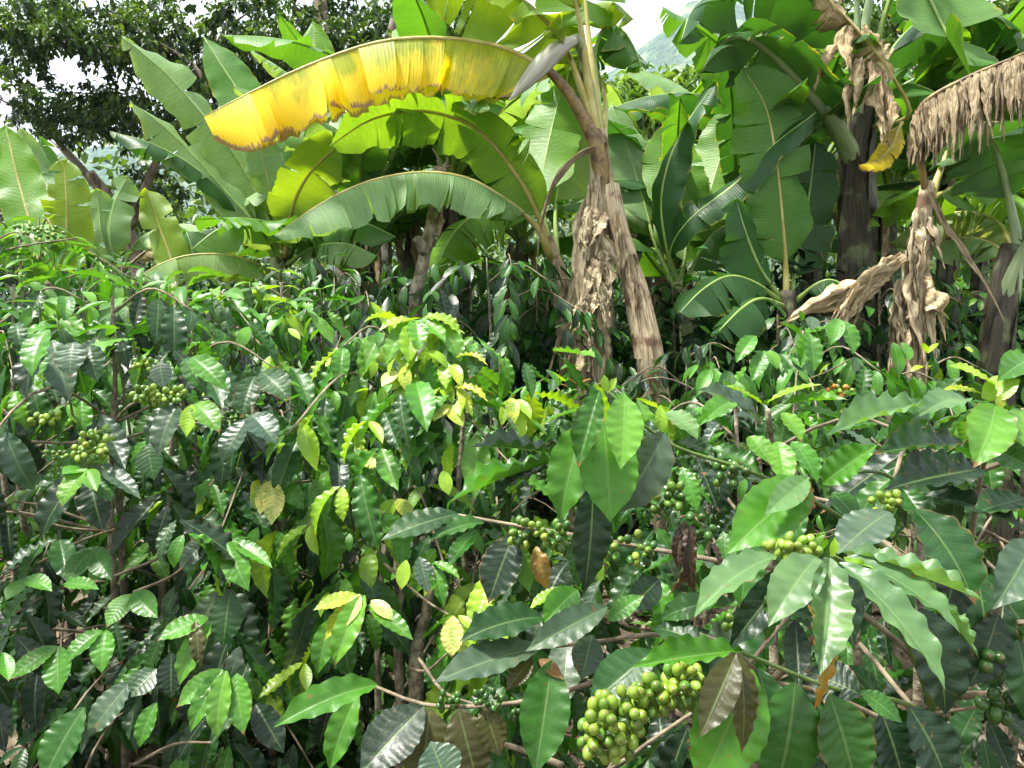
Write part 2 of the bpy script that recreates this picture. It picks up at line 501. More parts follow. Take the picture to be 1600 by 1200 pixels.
# ------------------------------------------------------------------ joined masses of small leaves
def leaf_mass(name, items, mat, parent=None, kind='stuff', shape='fold'):
    """items: (pos, along, normal, length, width, tint); every leaf is two folded faces"""
    n = len(items)
    pos = np.array([i[0] for i in items], dtype=np.float64).reshape(n, 3)
    T = np.array([i[1] for i in items], dtype=np.float64).reshape(n, 3)
    N = np.array([i[2] for i in items], dtype=np.float64).reshape(n, 3)
    L = np.array([i[3] for i in items])[:, None]
    W = np.array([i[4] for i in items])[:, None]
    tint = np.array([i[5] for i in items])
    T /= np.linalg.norm(T, axis=1, keepdims=True) + 1e-9
    N = N - (N * T).sum(1, keepdims=True) * T
    N /= np.linalg.norm(N, axis=1, keepdims=True) + 1e-9
    S = np.cross(T, N)
    pts = [(0, 0, 0), (0.5, 0.40, 0.10), (0, 0.5, -0.03), (-0.5, 0.40, 0.10), (0.34, 0.72, 0.02), (-0.34, 0.72, 0.02), (0, 1.0, -0.16)]
    V = np.stack([pos + S * W * a + T * L * b + N * L * c for a, b, c in pts], axis=1).reshape(-1, 3)
    quad = [(0, 1, 2), (0, 2, 3), (1, 4, 2), (2, 5, 3), (2, 4, 6), (2, 6, 5)]
    F = (np.arange(n)[:, None, None] * 7 + np.array(quad)[None]).reshape(-1, 3)
    me = bpy.data.meshes.new(name)
    me.vertices.add(len(V)); me.vertices.foreach_set('co', V.astype(np.float32).ravel())
    me.loops.add(F.size); me.loops.foreach_set('vertex_index', F.astype(np.int32).ravel())
    me.polygons.add(len(F)); me.polygons.foreach_set('loop_start', np.arange(0, F.size, 3, dtype=np.int32))
    me.update(calc_edges=True)
    at = me.attributes.new('tint', 'FLOAT_COLOR', 'POINT')
    t4 = np.ones((n, 7, 4), dtype=np.float32); t4[:, :, :3] = tint[:, None, :3]
    at.data.foreach_set('color', t4.ravel())
    me.materials.append(mat)
    o = bpy.data.objects.new(name, me)
    col.objects.link(o)
    if parent is not None:
        attach(o, parent)
    if kind:
        o['kind'] = kind
    return o

def rvec(r):
    while True:
        v = Vector((r.uniform(-1, 1), r.uniform(-1, 1), r.uniform(-1, 1)))
        if 0.05 < v.length < 1:
            return v

def jit(c, r, a=0.18):
    k = 1 + r.uniform(-a, a)
    return (c[0] * k * (1 + r.uniform(-a, a) * 0.5), c[1] * k, c[2] * k * (1 + r.uniform(-a, a) * 0.5), 1)

# ------------------------------------------------------------------ background trees
def shade_tree(label, base_px, base_d, trunk_px, limbs, clumps, leaf_len, tints, seed, r0, bark='tree_bark', cat='tree', name='shade_tree'):
    r = random.Random(seed)
    base = on_ground(base_px, base_d)
    t = thing(name, label, cat, base)
    tp = [base - Vector((0, 0, 0.15))] + [P(*q) for q in trunk_px]
    tube_obj('trunk', tp, [r0, r0 * 0.8, r0 * 0.55], M[bark], t, segs=10, n=18, rough=0.16, seed=seed)
    for l in limbs:
        lp = [P(*q) for q in l[0]]
        tube_obj('limb', lp, [l[1] * 1.1, l[1] * 0.6, l[1] * 0.12], M[bark], t, segs=7, n=14, rough=0.15, seed=seed + 1)
    items = []
    for (cx, cy, rx, ry, d, dd, n) in clumps:
        # every clump is many twigs; leaves hang along each twig so that light and dark bunches and gaps appear
        for k in range(int(n * 1.85)):
            v = rvec(r)
            c = P(cx + v.x * rx, cy + v.y * ry, d + v.z * dd)
            tdir = (rvec(r) + Vector((0, 0, -0.2))).normalized()
            tl = r.uniform(0.3, 0.6) * leaf_len * 4.5
            tn = tints[r.randrange(len(tints))]
            for q in range(r.randint(9, 16)):
                p = c + tdir * tl * r.random() + rvec(r) * leaf_len * 0.7
                al = (tdir * 0.4 + rvec(r) + Vector((0, 0, -0.5)))
                nn = rvec(r) * 0.8 + Vector((0, 0, 1))
                ll = leaf_len * r.uniform(0.8, 1.4)
                items.append((p, al, nn, ll, ll * r.uniform(0.4, 0.6), jit(tn, r)))
    leaf_mass('crown', items, M['tree_leaf'], t)
    return t

DK = [(0.014, 0.034, 0.008), (0.020, 0.048, 0.010), (0.032, 0.07, 0.014), (0.05, 0.105, 0.018), (0.085, 0.155, 0.028)]  # crown greens with backlit darks and sunlit tones put into the leaf colour
LT = [(0.06, 0.13, 0.02), (0.10, 0.20, 0.03), (0.16, 0.26, 0.04)]
shade_tree('spreading shade tree, its leaves coloured dark as backlit, with forked grey limbs against white sky', 250, 15,
    [(235, 520, 15), (200, 360, 15), (140, 270, 14.8)],
    [([(160, 300, 14.9), (120, 255, 14.8), (60, 190, 14.5), (-10, 150, 14)], 0.09),
     ([(190, 340, 15), (140, 280, 15), (60, 200, 15.2)], 0.06),
     ([(200, 360, 15), (255, 230, 14.0), (310, 130, 13.4), (250, 70, 13.2), (170, 20, 13.0)], 0.09), ([(310, 130, 13.4), (340, 60, 13.2), (400, 10, 13.1)], 0.06), ([(250, 70, 13.2), (190, 75, 13.1), (110, 60, 13.0)], 0.04),
     ([(310, 110, 14.5), (250, 60, 14.2), (150, 30, 14)], 0.06),
     ([(320, 140, 14.6), (280, 90, 14.8), (240, 50, 14.6), (180, 30, 14.2)], 0.05)],
    [(110, 40, 190, 60, 13.5, 1.2, 150), (30, 120, 60, 50, 13, 0.8, 26), (120, 180, 110, 42, 14, 1.0, 95), (250, 60, 120, 70, 14, 1.2, 90),
     (170, 150, 70, 30, 14, 0.8, 30), (250, 200, 90, 40, 14.5, 1, 35), (230, 300, 70, 40, 15, 1, 34), (40, 30, 100, 40, 13, 1, 60)],
    0.115, DK, 3, 0.17)
shade_tree('tall shade tree with pinkish brown trunk and dense crown behind the banana clump', 520, 13,
    [(540, 420, 13), (520, 150, 13), (505, 40, 13), (495, -40, 13)],
    [([(520, 150, 13), (480, 60, 12.8), (455, -10, 12.6)], 0.07), ([(330, 150, 13), (300, 100, 13), (230, 55, 13)], 0.05),
     ([(520, 200, 13), (420, 150, 13), (330, 140, 13)], 0.08)],
    [(640, 150, 90, 60, 13.6, 1, 60), (300, 170, 90, 60, 13.8, 1, 60), (200, 60, 90, 50, 13.6, 1, 40), (420, 50, 110, 70, 13, 1.2, 120), (340, 100, 80, 60, 13.4, 1, 60), (560, 40, 90, 50, 13.5, 1, 70), (520, 90, 70, 50, 13.2, 1, 70), (420, 130, 90, 50, 13.6, 1, 70)],
    0.12, DK, 4, 0.19)
shade_tree('leaning shade tree with thick brown trunk above the yellow banana leaf', 590, 12,
    [(596, 420, 12), (600, 130, 12), (618, 40, 12), (632, -30, 12)],
    [([(600, 130, 12), (650, 60, 12), (720, 10, 12)], 0.07)],
    [(660, 60, 80, 50, 12.2, 1, 75), (600, 110, 60, 40, 12.6, 1, 40), (700, 10, 80, 30, 12, 1, 30), (840, 130, 60, 40, 13, 1, 30), (790, 170, 70, 30, 12.6, 1, 50)],
    0.12, DK + LT[:1], 5, 0.17)
shade_tree('light green leafy tree below the hazy mountain', 1035, 10,
    [(1038, 420, 10), (1035, 260, 10), (1030, 180, 10)],
    [([(1032, 250, 10), (1000, 180, 10), (975, 140, 10)], 0.04), ([(1034, 220, 10), (1070, 160, 10), (1085, 125, 10)], 0.04)],
    [(1035, 165, 90, 50, 10, 0.9, 120), (985, 140, 45, 30, 10, 0.6, 40), (1070, 130, 40, 25, 10, 0.6, 35), (1045, 230, 90, 60, 10.4, 0.9, 90), (1110, 180, 60, 70, 10.6, .8, 40)],
    0.115, LT, 6, 0.10)
shade_tree('dark tree whose twigs show above the drooping right banana leaves', 1690, 12,
    [(1680, 420, 12), (1640, 150, 12), (1600, -40, 12)], [([(1640, 150, 12), (1560, 60, 12), (1500, 0, 12)], 0.05)],
    [(1560, 330, 110, 80, 11, 1.2, 60), (1480, 300, 60, 70, 11, 1, 36)], 0.12, LT, 8, 0.14)

shade_tree('leafy green tree closing the view behind the upper right banana leaves', 1330, 11.5,
    [(1330, 420, 11.5), (1335, 200, 11.5), (1340, 40, 11.5)], [([(1335, 200, 11.5), (1250, 100, 11.3), (1180, 50, 11.2)], 0.06), ([(1335, 160, 11.5), (1430, 80, 11.4), (1540, 30, 11.3)], 0.06)],
    [(1190, 120, 90, 80, 11.3, 1, 80), (1300, 60, 120, 80, 11.6, 1, 90), (1430, 60, 120, 80, 11.4, 1, 90), (1560, 60, 110, 90, 11.4, 1, 80), (1420, 250, 160, 110, 11.8, 1, 110), (1210, 260, 100, 90, 11.8, 1, 60)],
    0.125, DK[2:] + LT[:1], 9, 0.16)
# a far wood on the slope behind the bananas: one mass that nobody could count
r = random.Random(91)
items = []
for k in range(4600):
    d = r.uniform(16, 42)
    px = r.uniform(-300, 1900)
    x = (px - 800) / FPX * d
    hgt = r.random() ** 0.8 * (4.4 + 2.6 * mnoise.noise(Vector((x * 0.25, d * 0.2, 3))))
    p0 = Vector((x, d, ground_z(x, d) + hgt))
    tn = (DK + LT)[r.randrange(7)]
    for q in range(7):
        p = p0 + rvec(r) * 0.5
        items.append((p, rvec(r) + Vector((0, 0, -0.4)), rvec(r) + Vector((0, 0, 0.8)), r.uniform(0.2, 0.36), r.uniform(0.10, 0.2), jit(tn, r)))
fw = leaf_mass('distant_wood', items, M['tree_leaf'])
fw['label'] = 'far green thicket filling the gaps behind the banana plants'
fw['category'] = 'thicket'

# ------------------------------------------------------------------ banana plants
def width_profile(t, blunt=False):
    if blunt:
        return max(0.012, min(1.0, (max(t, 0.0) / 0.12)) ** 0.6 * (1.0 if t < 0.9 else 1 - 0.55 * ((t - 0.9) / 0.1) ** 2))
    a = min(1.0, (max(t, 0.0) / 0.16)) ** 0.6
    b = 1.0 if t < 0.55 else max(0.0, 1 - ((t - 0.55) / 0.45) ** 2.3) ** 0.62
    return max(0.012, a * b)

GREEN = (0.070, 0.205, 0.022)
BRIGHT = (0.12, 0.28, 0.020)
YG = (0.17, 0.29, 0.020)
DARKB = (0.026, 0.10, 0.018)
SHEEN = (0.165, 0.30, 0.11)  # pale grey-green; sky reflection on upper faces put into the colour

def banana_leaf(plant, pts, width, hint=(0, 1, 0.3), dl=25, dr=25, tl=3, tr=3, color=GREEN, mat='ban_green', start=0.12, curl=25,
                rib='midrib', rp=0.02, ragged=0.03, wave=0.02, seed=0, hint2=None, gap=0.05, name='leaf', label=None, spread=10, droop_strip=0.0, blunt=False):
    """pts: list of (px, py, depth) from the petiole base to the tip, or world Vectors; width: half width in metres.
    dl / dr: droop of the two halves in degrees; tl / tr: number of tears; start: where the blade begins along the spine."""
    r = random.Random(seed * 7 + 13)
    wp = [p if isinstance(p, Vector) else P(*p) for p in pts]
    NS = 72
    sp = catmull(wp, NS)
    h1 = camvec(hint); h2 = camvec(hint2) if hint2 else h1
    fr = []
    for i in range(NS):
        T = (sp[min(i + 1, NS - 1)] - sp[max(i - 1, 0)]).normalized()
        h = h1.lerp(h2, i / (NS - 1))
        N = h - T * h.dot(T)
        if N.length < 0.05:
            N = T.orthogonal()
        N.normalize()
        fr.append((T, N, T.cross(N)))
    def at(t):
        x = min(max(t, 0), 1) * (NS - 1)
        i = min(int(x), NS - 2); f = x - i
        T = fr[i][0].lerp(fr[i + 1][0], f).normalized(); N = fr[i][1].lerp(fr[i + 1][1], f).normalized()
        return sp[i].lerp(sp[i + 1], f), T, N, T.cross(N)
    V, F, U = [], [], []
    MC = 6
    length = sum((sp[i + 1] - sp[i]).length for i in range(NS - 1)) * (1 - start)
    for side, dro, nt in ((1, dl, tl), (-1, dr, tr)):
        if mat == 'ban_green':
            nt = int(nt * 1.6 + 1)
        cuts = sorted([r.uniform(0.04, 0.97) for _ in range(nt)])
        edges = [0.0] + cuts + [1.0]
        ph = r.uniform(0, 6)
        for s in range(len(edges) - 1):
            t0, t1 = edges[s], edges[s + 1]
            if t1 - t0 < 0.004:
                continue
            rows = max(2, int((t1 - t0) * 46) + 2)
            torn = nt > 0
            da = r.gauss(0, spread) if torn else 0.0
            twist = r.gauss(0, 0.12) if torn else 0.0
            shear = 0.10 + (r.gauss(0, 0.05) if torn else 0)
            sl = 1.0 + (r.uniform(-0.10, 0.02) if torn else 0)
            b0 = len(V)
            ex = 0.0
            for k in range(rows):
                f = k / (rows - 1)
                t = t0 + (t1 - t0) * f
                w = width * width_profile(t, blunt) * sl * (1 + ragged * r.uniform(-1, 1) * (3 if ragged > 0.08 else 1))
                p0, T, N, S = at(start + (1 - start) * t)
                q = p0.copy()
                prev = 0.0
                for c in range(MC + 1):
                    uu = c / MC
                    ang = math.radians(dro + da + curl * uu * uu + droop_strip * uu) + twist * (f - 0.5) * uu * 3
                    if c:
                        du = w / MC
                        q = q + (S * side * math.cos(ang) - N * math.sin(ang)) * du
                    wv = wave * math.sin(t * length * 9 + ph + uu) * uu + 0.4 * wave * math.sin(t * length * 31 + ph * 2) * uu * uu
                    pp = q + N * wv + T * (w * shear * uu * uu - (f - 0.5) * (t1 - t0) * length * gap * 2 * uu * uu * (1 if torn else 0))
                    V.append(pp)
                    U.append((0.5 + 0.5 * side * uu, t))
            m = MC + 1
            for k in range(rows - 1):
                for c in range(MC):
                    a, b, cc, d = b0 + k * m + c, b0 + k * m + c + 1, b0 + (k + 1) * m + c + 1, b0 + (k + 1) * m + c
                    F.append((a, d, cc, b) if side < 0 else (a, b, cc, d))
    o = mesh_obj(name, V, F, M[mat], plant, U)
    o.color = (*jit(color, r, 0.08)[:3], 1)
    if label:
        o['label'] = label
    # midrib and petiole in one tapering channelled stalk
    n = 26
    ps = []
    rad = []
    for i in range(n):
        t = i / (n - 1)
        p, T, N, S = at(t)
        rr = rp * (1.25 - 0.45 * min(t / max(start, 0.02), 1)) * (1 - t) ** 0.75 + 0.0022
        ps.append(p - N * rr * 0.75); rad.append(rr)
    v, f, u = tube(ps, rad, segs=7, n=n)
    # geometry is in world coordinates, the leaf's own matrix only undoes the plant's offset
    rb = mesh_obj('midrib', v, f, M[rib], None, u)
    rb.parent = o
    return o

def strip_geo(start, direction, length, width, seed, curl=0.5, sag=0.6, n=16, m=6):
    """a withered ribbon of leaf sheath, crumpled along its length, frayed at the end"""
    r = random.Random(seed)
    d = Vector(direction).normalized()
    V, F, U = [], [], []
    p = Vector(start)
    side = d.cross(Vector((r.uniform(-1, 1), -1.2, r.uniform(-.3, .3)))).normalized()
    tw = r.uniform(-1.5, 1.5) * curl
    fray = [r.uniform(-0.10, 0.16) for _ in range(m + 1)]
    el = [1 + r.uniform(-0.25, 0.25) for _ in range(n)]
    er = [1 + r.uniform(-0.25, 0.25) for _ in range(n)]
    ph = r.uniform(0, 6)
    for i in range(n):
        t = i / (n - 1)
        w = width * (0.5 + 0.6 * math.sin(math.pi * min(1, t * 1.1 + 0.1))) * (1 - 0.45 * t * t)
        ax = (side * math.cos(tw * t * 2) + d.cross(side) * math.sin(tw * t * 2)).normalized()
        nn = d.cross(ax)
        for k in range(m + 1):
            u = k / m - 0.5
            uu = u * (el[i] if k == 0 else er[i] if k == m else 1)
            z = 0.5 * abs(u) * 2 * curl + 0.16 * math.sin(u * 19 + ph) + 0.42 * mnoise.noise(Vector((i * 0.45, k * 0.7, seed * 1.7)))
            V.append(p + ax * uu * w + nn * w * z + d * (fray[k] * length * t ** 4))
            U.append((k / m, t * length))
        d = (d + Vector((0, 0, -sag)) / n * 2 + rvec(r) * 0.11).normalized()
        p = p + d * length / (n - 1)
    for i in range(n - 1):
        for k in range(m):
            if i > n - 6 and k in (2, 4) and r.random() < 0.55:
                continue
            a = i * (m + 1) + k
            F.append((a, a + 1, a + m + 2, a + m + 1))
    return V, F, U

def dry_strip(plant, start, direction, length, width, seed, color=(1, 1, 1), curl=0.5, name='dry_leaf', sag=0.6):
    V, F, U = strip_geo(start, direction, length, width, seed, curl, sag)
    o = mesh_obj(name, V, F, M['ban_dry'], plant, U)
    o.color = (*color, 1)
    return o

def shredded_leaf(plant, pts, t0, n, ln, wd, seed, color, label):
    """a dead leaf: brown midrib with shreds of blade hanging from it"""
    r = random.Random(seed)
    sp = catmull([P(*q) for q in pts], 60)
    V, F, U = [], [], []
    for k in range(n):
        t = t0 + (1 - t0) * (k + r.random()) / n
        p = sp[min(59, int(t * 59))]
        sd = -1 if k % 3 else 1
        f = math.sin(math.pi * min(0.92, 0.12 + 0.85 * (t - t0) / (1 - t0))) ** 0.5
        v, ff, u = strip_geo(p, (r.uniform(-0.25, 0.1), 0.55 * sd * r.random() - 0.1, -1), ln * f * r.uniform(0.62, 1.12), wd * r.uniform(0.5, 1.3), seed + k, r.uniform(0.3, 0.9), 0.8, 14, 4)
        off = len(V)
        V += v; U += u; F += [tuple(i + off for i in q) for q in ff]
    o = mesh_obj('dry_leaf', V, F, M['ban_dry'], plant, U)
    o.color = (*color, 1)
    o['label'] = label
    v, f, u = tube(sp, [0.02, 0.016, 0.010, 0.004], segs=7, n=30)
    rb = mesh_obj('midrib', v, f, M['midrib_brown'], None, u)
    rb.parent = o
    return o

def pseudostem(plant, pts, radii, mat, seed, name='pseudostem', segs=14, sheaths=6):
    o = tube_obj(name, pts, radii, M[mat], plant, segs=segs, n=26, rough=0.10, seed=seed)
    # overlapping sheath edges wound around it
    r = random.Random(seed)
    sp = catmull([p if isinstance(p, Vector) else Vector(p) for p in pts], 30)
    for k in range(sheaths):
        i0 = r.randint(2, 18); i1 = min(29, i0 + r.randint(6, 11))
        a0 = r.uniform(-2.6, -0.5)
        V, F, U = [], [], []
        rows = i1 - i0 + 1
        for i in range(rows):
            t = i / (rows - 1)
            rad = lerp_list(radii, (i0 + i) / 29) * (1.05 + 0.06 * math.sin(t * 3))
            half = 0.9 * (1 - t) ** 0.6 + 0.05
            for c in range(5):
                an = a0 + (c / 4 - 0.5) * 2 * half + 0.25 * t
                lift = 1 + 0.16 * (abs(c - 2) == 2)
                V.append(sp[i0 + i] + Vector((math.cos(an), math.sin(an), 0)) * rad * lift)
                U.append((c / 4 * 0.5 + k * 0.1, t))
        for i in range(rows - 1):
            for c in range(4):
                F.append((i * 5 + c, i * 5 + c + 1, (i + 1) * 5 + c + 1, (i + 1) * 5 + c))
        mesh_obj('sheath', V, F, M[mat], plant, U)
    return o

BG = 'banana plants of the clump'
# ---- the main plant: yellow leaf, bud, ragged skirt of dry leaves
base = on_ground(925, 4.25)
bp = thing('banana_plant', 'banana plant with arching yellow leaf and ragged skirt of dry leaves on its trunk', 'banana plant', base, BG)
pseudostem(bp, [base - Vector((0, 0, 0.1)), P(922, 620, 4.25), P(926, 480, 4.25), P(938, 340, 4.22), P(937, 250, 4.2), P(934, 205, 4.2)], [0.12, 0.085, 0.072, 0.07, 0.07, 0.052], 'stem_tan', 11, sheaths=12)
banana_leaf(bp, [(937, 240, 4.2), (915, 190, 4.18), (884, 140, 4.15), (845, 100, 4.1), (780, 70, 4.05), (690, 57, 4.0), (590, 64, 3.97), (480, 101, 3.94), (390, 144, 3.92), (318, 182, 3.9)],
    0.31, (0, 1, 0.05), 72, 70, 9, 17, (0.33, 0.40, 0.014), 'ban_yellow', 0.20, 24, 'midrib_yellow', 0.020, 0.07, 0.008, 1, gap=0.010, spread=4.0, blunt=True, label='arching yellow leaf with brown ragged margin')
banana_leaf(bp, [(938, 225, 4.2), (915, 150, 4.2), (885, 75, 4.2), (845, 22, 4.15), (790, -18, 4.1), (720, -45, 4.05), (640, -50, 4.0)],
    0.33, (0, 1, -0.35), 40, 48, 6, 9, YG, 'ban_green', 0.30, 25, 'midrib_yellow', 0.024, 0.03, 0.02, 2, spread=9)
banana_leaf(bp, [(935, 225, 4.2), (918, 120, 4.2), (902, 10, 4.15), (870, -90, 4.1), (780, -150, 4.0)], 0.3, (0, 1, -0.4), 35, 35, 3, 3, YG, 'ban_green', 0.5, 25, 'midrib_yellow', 0.026, seed=3)
banana_leaf(bp, [(940, 225, 4.2), (926, 100, 4.25), (915, 0, 4.3), (905, -120, 4.3)], 0.28, (0.2, 0.3, 1), 20, 20, 1, 1, BRIGHT, 'ban_green', 0.55, 15, 'midrib_yellow', 0.026, seed=4)
banana_leaf(bp, [(940, 225, 4.22), (935, 150, 4.35), (930, 80, 4.5), (945, 40, 4.55), (970, 42, 4.55), (992, 75, 4.5), (1002, 105, 4.45)], 0.20, (0, 1, 0.2), 55, 40, 5, 5, GREEN, 'ban_green', 0.42, 30, 'midrib', 0.02, seed=5)
banana_leaf(bp, [(935, 215, 4.25), (925, 120, 4.4), (908, 40, 4.5), (925, 8, 4.5), (960, 5, 4.5), (990, 30, 4.5)], 0.17, (0, 1, -0.2), 40, 40, 3, 3, YG, 'ban_green', 0.5, 30, 'midrib_yellow', 0.018, seed=6)
banana_leaf(bp, [(942, 225, 4.3), (945, 150, 4.6), (925, 90, 4.8), (890, 60, 4.8), (850, 50, 4.7)], 0.22, (0, 1, -0.2), 45, 40, 5, 5, YG, 'ban_green', 0.45, 20, 'midrib_yellow', 0.018, seed=7)
tube_obj('petiole', [P(946, 345, 4.15), P(943, 300, 4.145), P(938, 258, 4.15), P(930, 222, 4.15), P(914, 188, 4.155), P(884, 139, 4.13), P(846, 99, 4.085)], [0.006, 0.032, 0.05, 0.042, 0.034, 0.028, 0.022], M['midrib_brown'], bp, segs=9, n=28, rough=0.06)
# flower bud hanging beside the stalk, bracts tapering to a point
tube_obj('flower_bud', [P(898, 62, 4.12), P(872, 78, 4.1), P(848, 100, 4.08), P(820, 130, 4.05), P(796, 157, 4.03)], [0.026, 0.05, 0.054, 0.036, 0.003], M['bud'], bp, segs=12, n=20, rough=0.05)
tube_obj('flower_stalk', [P(932, 210, 4.2), P(918, 130, 4.2), P(908, 75, 4.18), P(898, 60, 4.12)], [0.03, 0.03, 0.028], M['stem_green'], bp, segs=10, n=14)
# skirt of dry leaves
r = random.Random(21)
for k in range(62):
    t = r.random()
    y0 = 262 + 250 * t
    x0 = 938 - 14 * t + r.uniform(-15, 11)
    ln = r.uniform(0.3, 0.85) if t < 0.6 else r.uniform(0.25, 0.45)
    dx = r.uniform(-0.20, 0.06)
    c = r.uniform(0.7, 1.25)
    dry_strip(bp, P(x0, y0, 4.15 - 0.05 * r.random() - 0.04 * t), (dx, -0.25 * r.random(), -1), ln, r.uniform(0.03, 0.11), 3000 + k, (c * 1.05, c, c * 0.92), r.uniform(0.2, 0.9))
for k in range(26):
    t = r.random()
    c = r.uniform(1.0, 1.35)
    dry_strip(bp, P(932 - 14 * t + r.uniform(-24, 18), 300 + 230 * t, 4.04 - 0.05 * t), (r.uniform(-0.9, 0.5), -0.5 * r.random(), -0.8), r.uniform(0.10, 0.22), r.uniform(0.04, 0.09), 4100 + k, (c, c * 0.97, c * 0.9), 0.7)
dry_strip(bp, P(930, 232, 4.1), (-0.8, -0.1, 0.0), 0.95, 0.05, 377, (0.75, 0.65, 0.55), 0.3, sag=2.2)
for k in range(12):
    c = r.uniform(0.8, 1.25)
    dry_strip(bp, P(r.uniform(893, 948), r.uniform(470, 540), 4.05), (r.uniform(-0.35, 0.25), -0.2, -1), r.uniform(0.25, 0.45), r.uniform(0.05, 0.12), 360 + k, (c * 1.05, c, c * 0.9), 0.4)

# ---- leaning cut stem
base = on_ground(1062, 4.05)
ls = thing('cut_banana_stem', 'leaning cut banana stem with split tan bark and a red paint mark', 'banana stem', base)
pseudostem(ls, [base - Vector((0, 0, 0.1)), P(1020, 605, 4.05), P(1003, 500, 4.08), P(985, 420, 4.1), P(965, 345, 4.12), P(955, 290, 4.14)], [0.10, 0.078, 0.07, 0.062, 0.055, 0.045], 'stem_tan', 14, sheaths=14)
V = []; F = []
for i in range(6):
    y = 520 + 9 * i
    c0 = P(1003 + 1.0 * i, y, 4.0)
    w = [0.002, 0.004, 0.006, 0.004, 0.005, 0.001][i]
    V += [c0 - RIGHT * w, c0 + RIGHT * w]
F = [(2 * i, 2 * i + 1, 2 * i + 3, 2 * i + 2) for i in range(5)]
M['red'] = plain_material('red_paint', (0.42, 0.03, 0.03, 1), (0.6, 0.06, 0.05, 1), 60, 0.6, 0.1)
mesh_obj('paint_mark', V, F, M['red'], ls)
for k in range(7):
    c = random.Random(k).uniform(0.7, 1.1)
    dry_strip(ls, P(962 + 9 * k, 330 + 38 * k, 4.02), (0.12, -0.05, -1), 0.3, 0.05, 420 + k, (c, c * .9, c * .8), 0.3)

# ---- sucker to the left of the main plant
base = on_ground(905, 4.5)
sk = thing('banana_plant', 'young banana sucker leaning left with a glowing yellow-green arched leaf', 'banana plant', base, BG)
pseudostem(sk, [base - Vector((0, 0, 0.1)), P(903, 560, 4.5), P(888, 470, 4.5), P(868, 405, 4.5), P(856, 370, 4.5)], [0.11, 0.09, 0.075, 0.05, 0.03], 'stem_tan', 15)
banana_leaf(sk, [(870, 410, 4.5), (848, 350, 4.5), (826, 300, 4.45), (796, 255, 4.42), (762, 214, 4.38), (722, 187, 4.36), (655, 172, 4.33), (580, 186, 4.3), (515, 228, 4.25)],
    0.25, (0.45, 1, -0.9), 8, 14, 5, 8, (0.125, 0.26, 0.02), 'ban_green', 0.16, 12, 'midrib_yellow', 0.02, seed=21, hint2=(0.15, 1, -0.45), gap=0.02, spread=5)
banana_leaf(sk, [(866, 405, 4.48), (845, 358, 4.4), (818, 330, 4.35), (790, 309, 4.28), (740, 280, 4.2), (687, 268, 4.15), (631, 270, 4.1), (567, 285, 4.05), (500, 318, 4.0), (428, 368, 3.95)],
    0.25, (0, 1, 0.35), 50, 40, 8, 10, SHEEN, 'ban_green', 0.17, 18, 'midrib_yellow', 0.018, seed=22, gap=0.01, spread=4)
banana_leaf(sk, [(862, 400, 4.5), (836, 345, 4.55), (800, 322, 4.6), (750, 330, 4.6), (708, 365, 4.58), (680, 425, 4.55)], 0.26, (0.2, 1, 0.5), 30, 45, 5, 8, BRIGHT, 'ban_green', 0.25, 15, 'midrib', 0.015, seed=23)
banana_leaf(sk, [(866, 405, 4.55), (848, 330, 4.6), (850, 260, 4.7), (866, 185, 4.8), (882, 120, 4.85)], 0.20, (-0.2, 0.1, 1), 4, 8, 0, 1, BRIGHT, 'ban_green', 0.30, 5, 'midrib', 0.016, seed=24)
banana_leaf(sk, [(872, 410, 4.52), (868, 340, 4.6), (872, 290, 4.7), (885, 240, 4.9), (892, 150, 5.0)], 0.22, (0.1, 0.1, 1), 5, 5, 1, 2, YG, 'ban_green', 0.30, 5, 'midrib', 0.014, seed=25)
for k in range(9):
    rr = random.Random(k + 60)
    dry_strip(sk, P(868 + 4 * k, 405 + 14 * k, 4.4), (rr.uniform(-0.4, 0.2), -0.2, -1), rr.uniform(0.2, 0.4), rr.uniform(0.04, 0.09), 440 + k, (0.8, 0.68, 0.6), 0.5)

# ---- big clump on the left
base = on_ground(440, 5.9)
lb = thing('banana_plant', 'large banana plant fanning wide pale green leaves left of the yellow leaf', 'banana plant', base, BG)
pseudostem(lb, [base - Vector((0, 0, 0.1)), P(440, 560, 5.9), P(437, 440, 5.9), P(433, 370, 5.9)], [0.14, 0.12, 0.09, 0.05], 'stem_green', 16)
banana_leaf(lb, [(438, 400, 5.9), (422, 345, 5.85), (378, 258, 5.8), (320, 182, 5.7), (258, 113, 5.6), (190, 56, 5.5)], 0.22, (0.62, 0.6, 0.75), 4, 30, 0, 1, SHEEN, 'ban_green', 0.08, 14, 'midrib', 0.022, seed=31, wave=0.03)
banana_leaf(lb, [(436, 405, 5.88), (400, 350, 5.7), (350, 295, 5.6), (300, 240, 5.5), (250, 192, 5.4), (204, 160, 5.3)], 0.19, (0.55, 0.7, 0.6), 8, 30, 1, 2, (0.17, 0.30, 0.12), 'ban_green', 0.2, 14, 'midrib', 0.02, seed=32, wave=0.03)
banana_leaf(lb, [(436, 405, 5.9), (380, 330, 5.7), (310, 265, 5.5), (240, 225, 5.3), (172, 205, 5.2)], 0.15, (0.1, 1, 0.15), 35, 35, 5, 5, DARKB, 'ban_green', 0.25, 20, 'midrib', 0.018, seed=33)
banana_leaf(lb, [(440, 390, 6.0), (425, 270, 6.1), (385, 165, 6.2), (345, 100, 6.25), (318, 57, 6.3)], 0.22, (0.3, 0.1, 1), 8, 12, 0, 1, GREEN, 'ban_green', 0.25, 12, 'midrib', 0.02, seed=34)
banana_leaf(lb, [(450, 400, 6.1), (485, 280, 6.3), (498, 170, 6.4), (494, 90, 6.45), (488, 32, 6.5)], 0.19, (0.0, 0.1, 1), 6, 6, 0, 0, BRIGHT, 'ban_green', 0.3, 8, 'midrib', 0.018, seed=35)
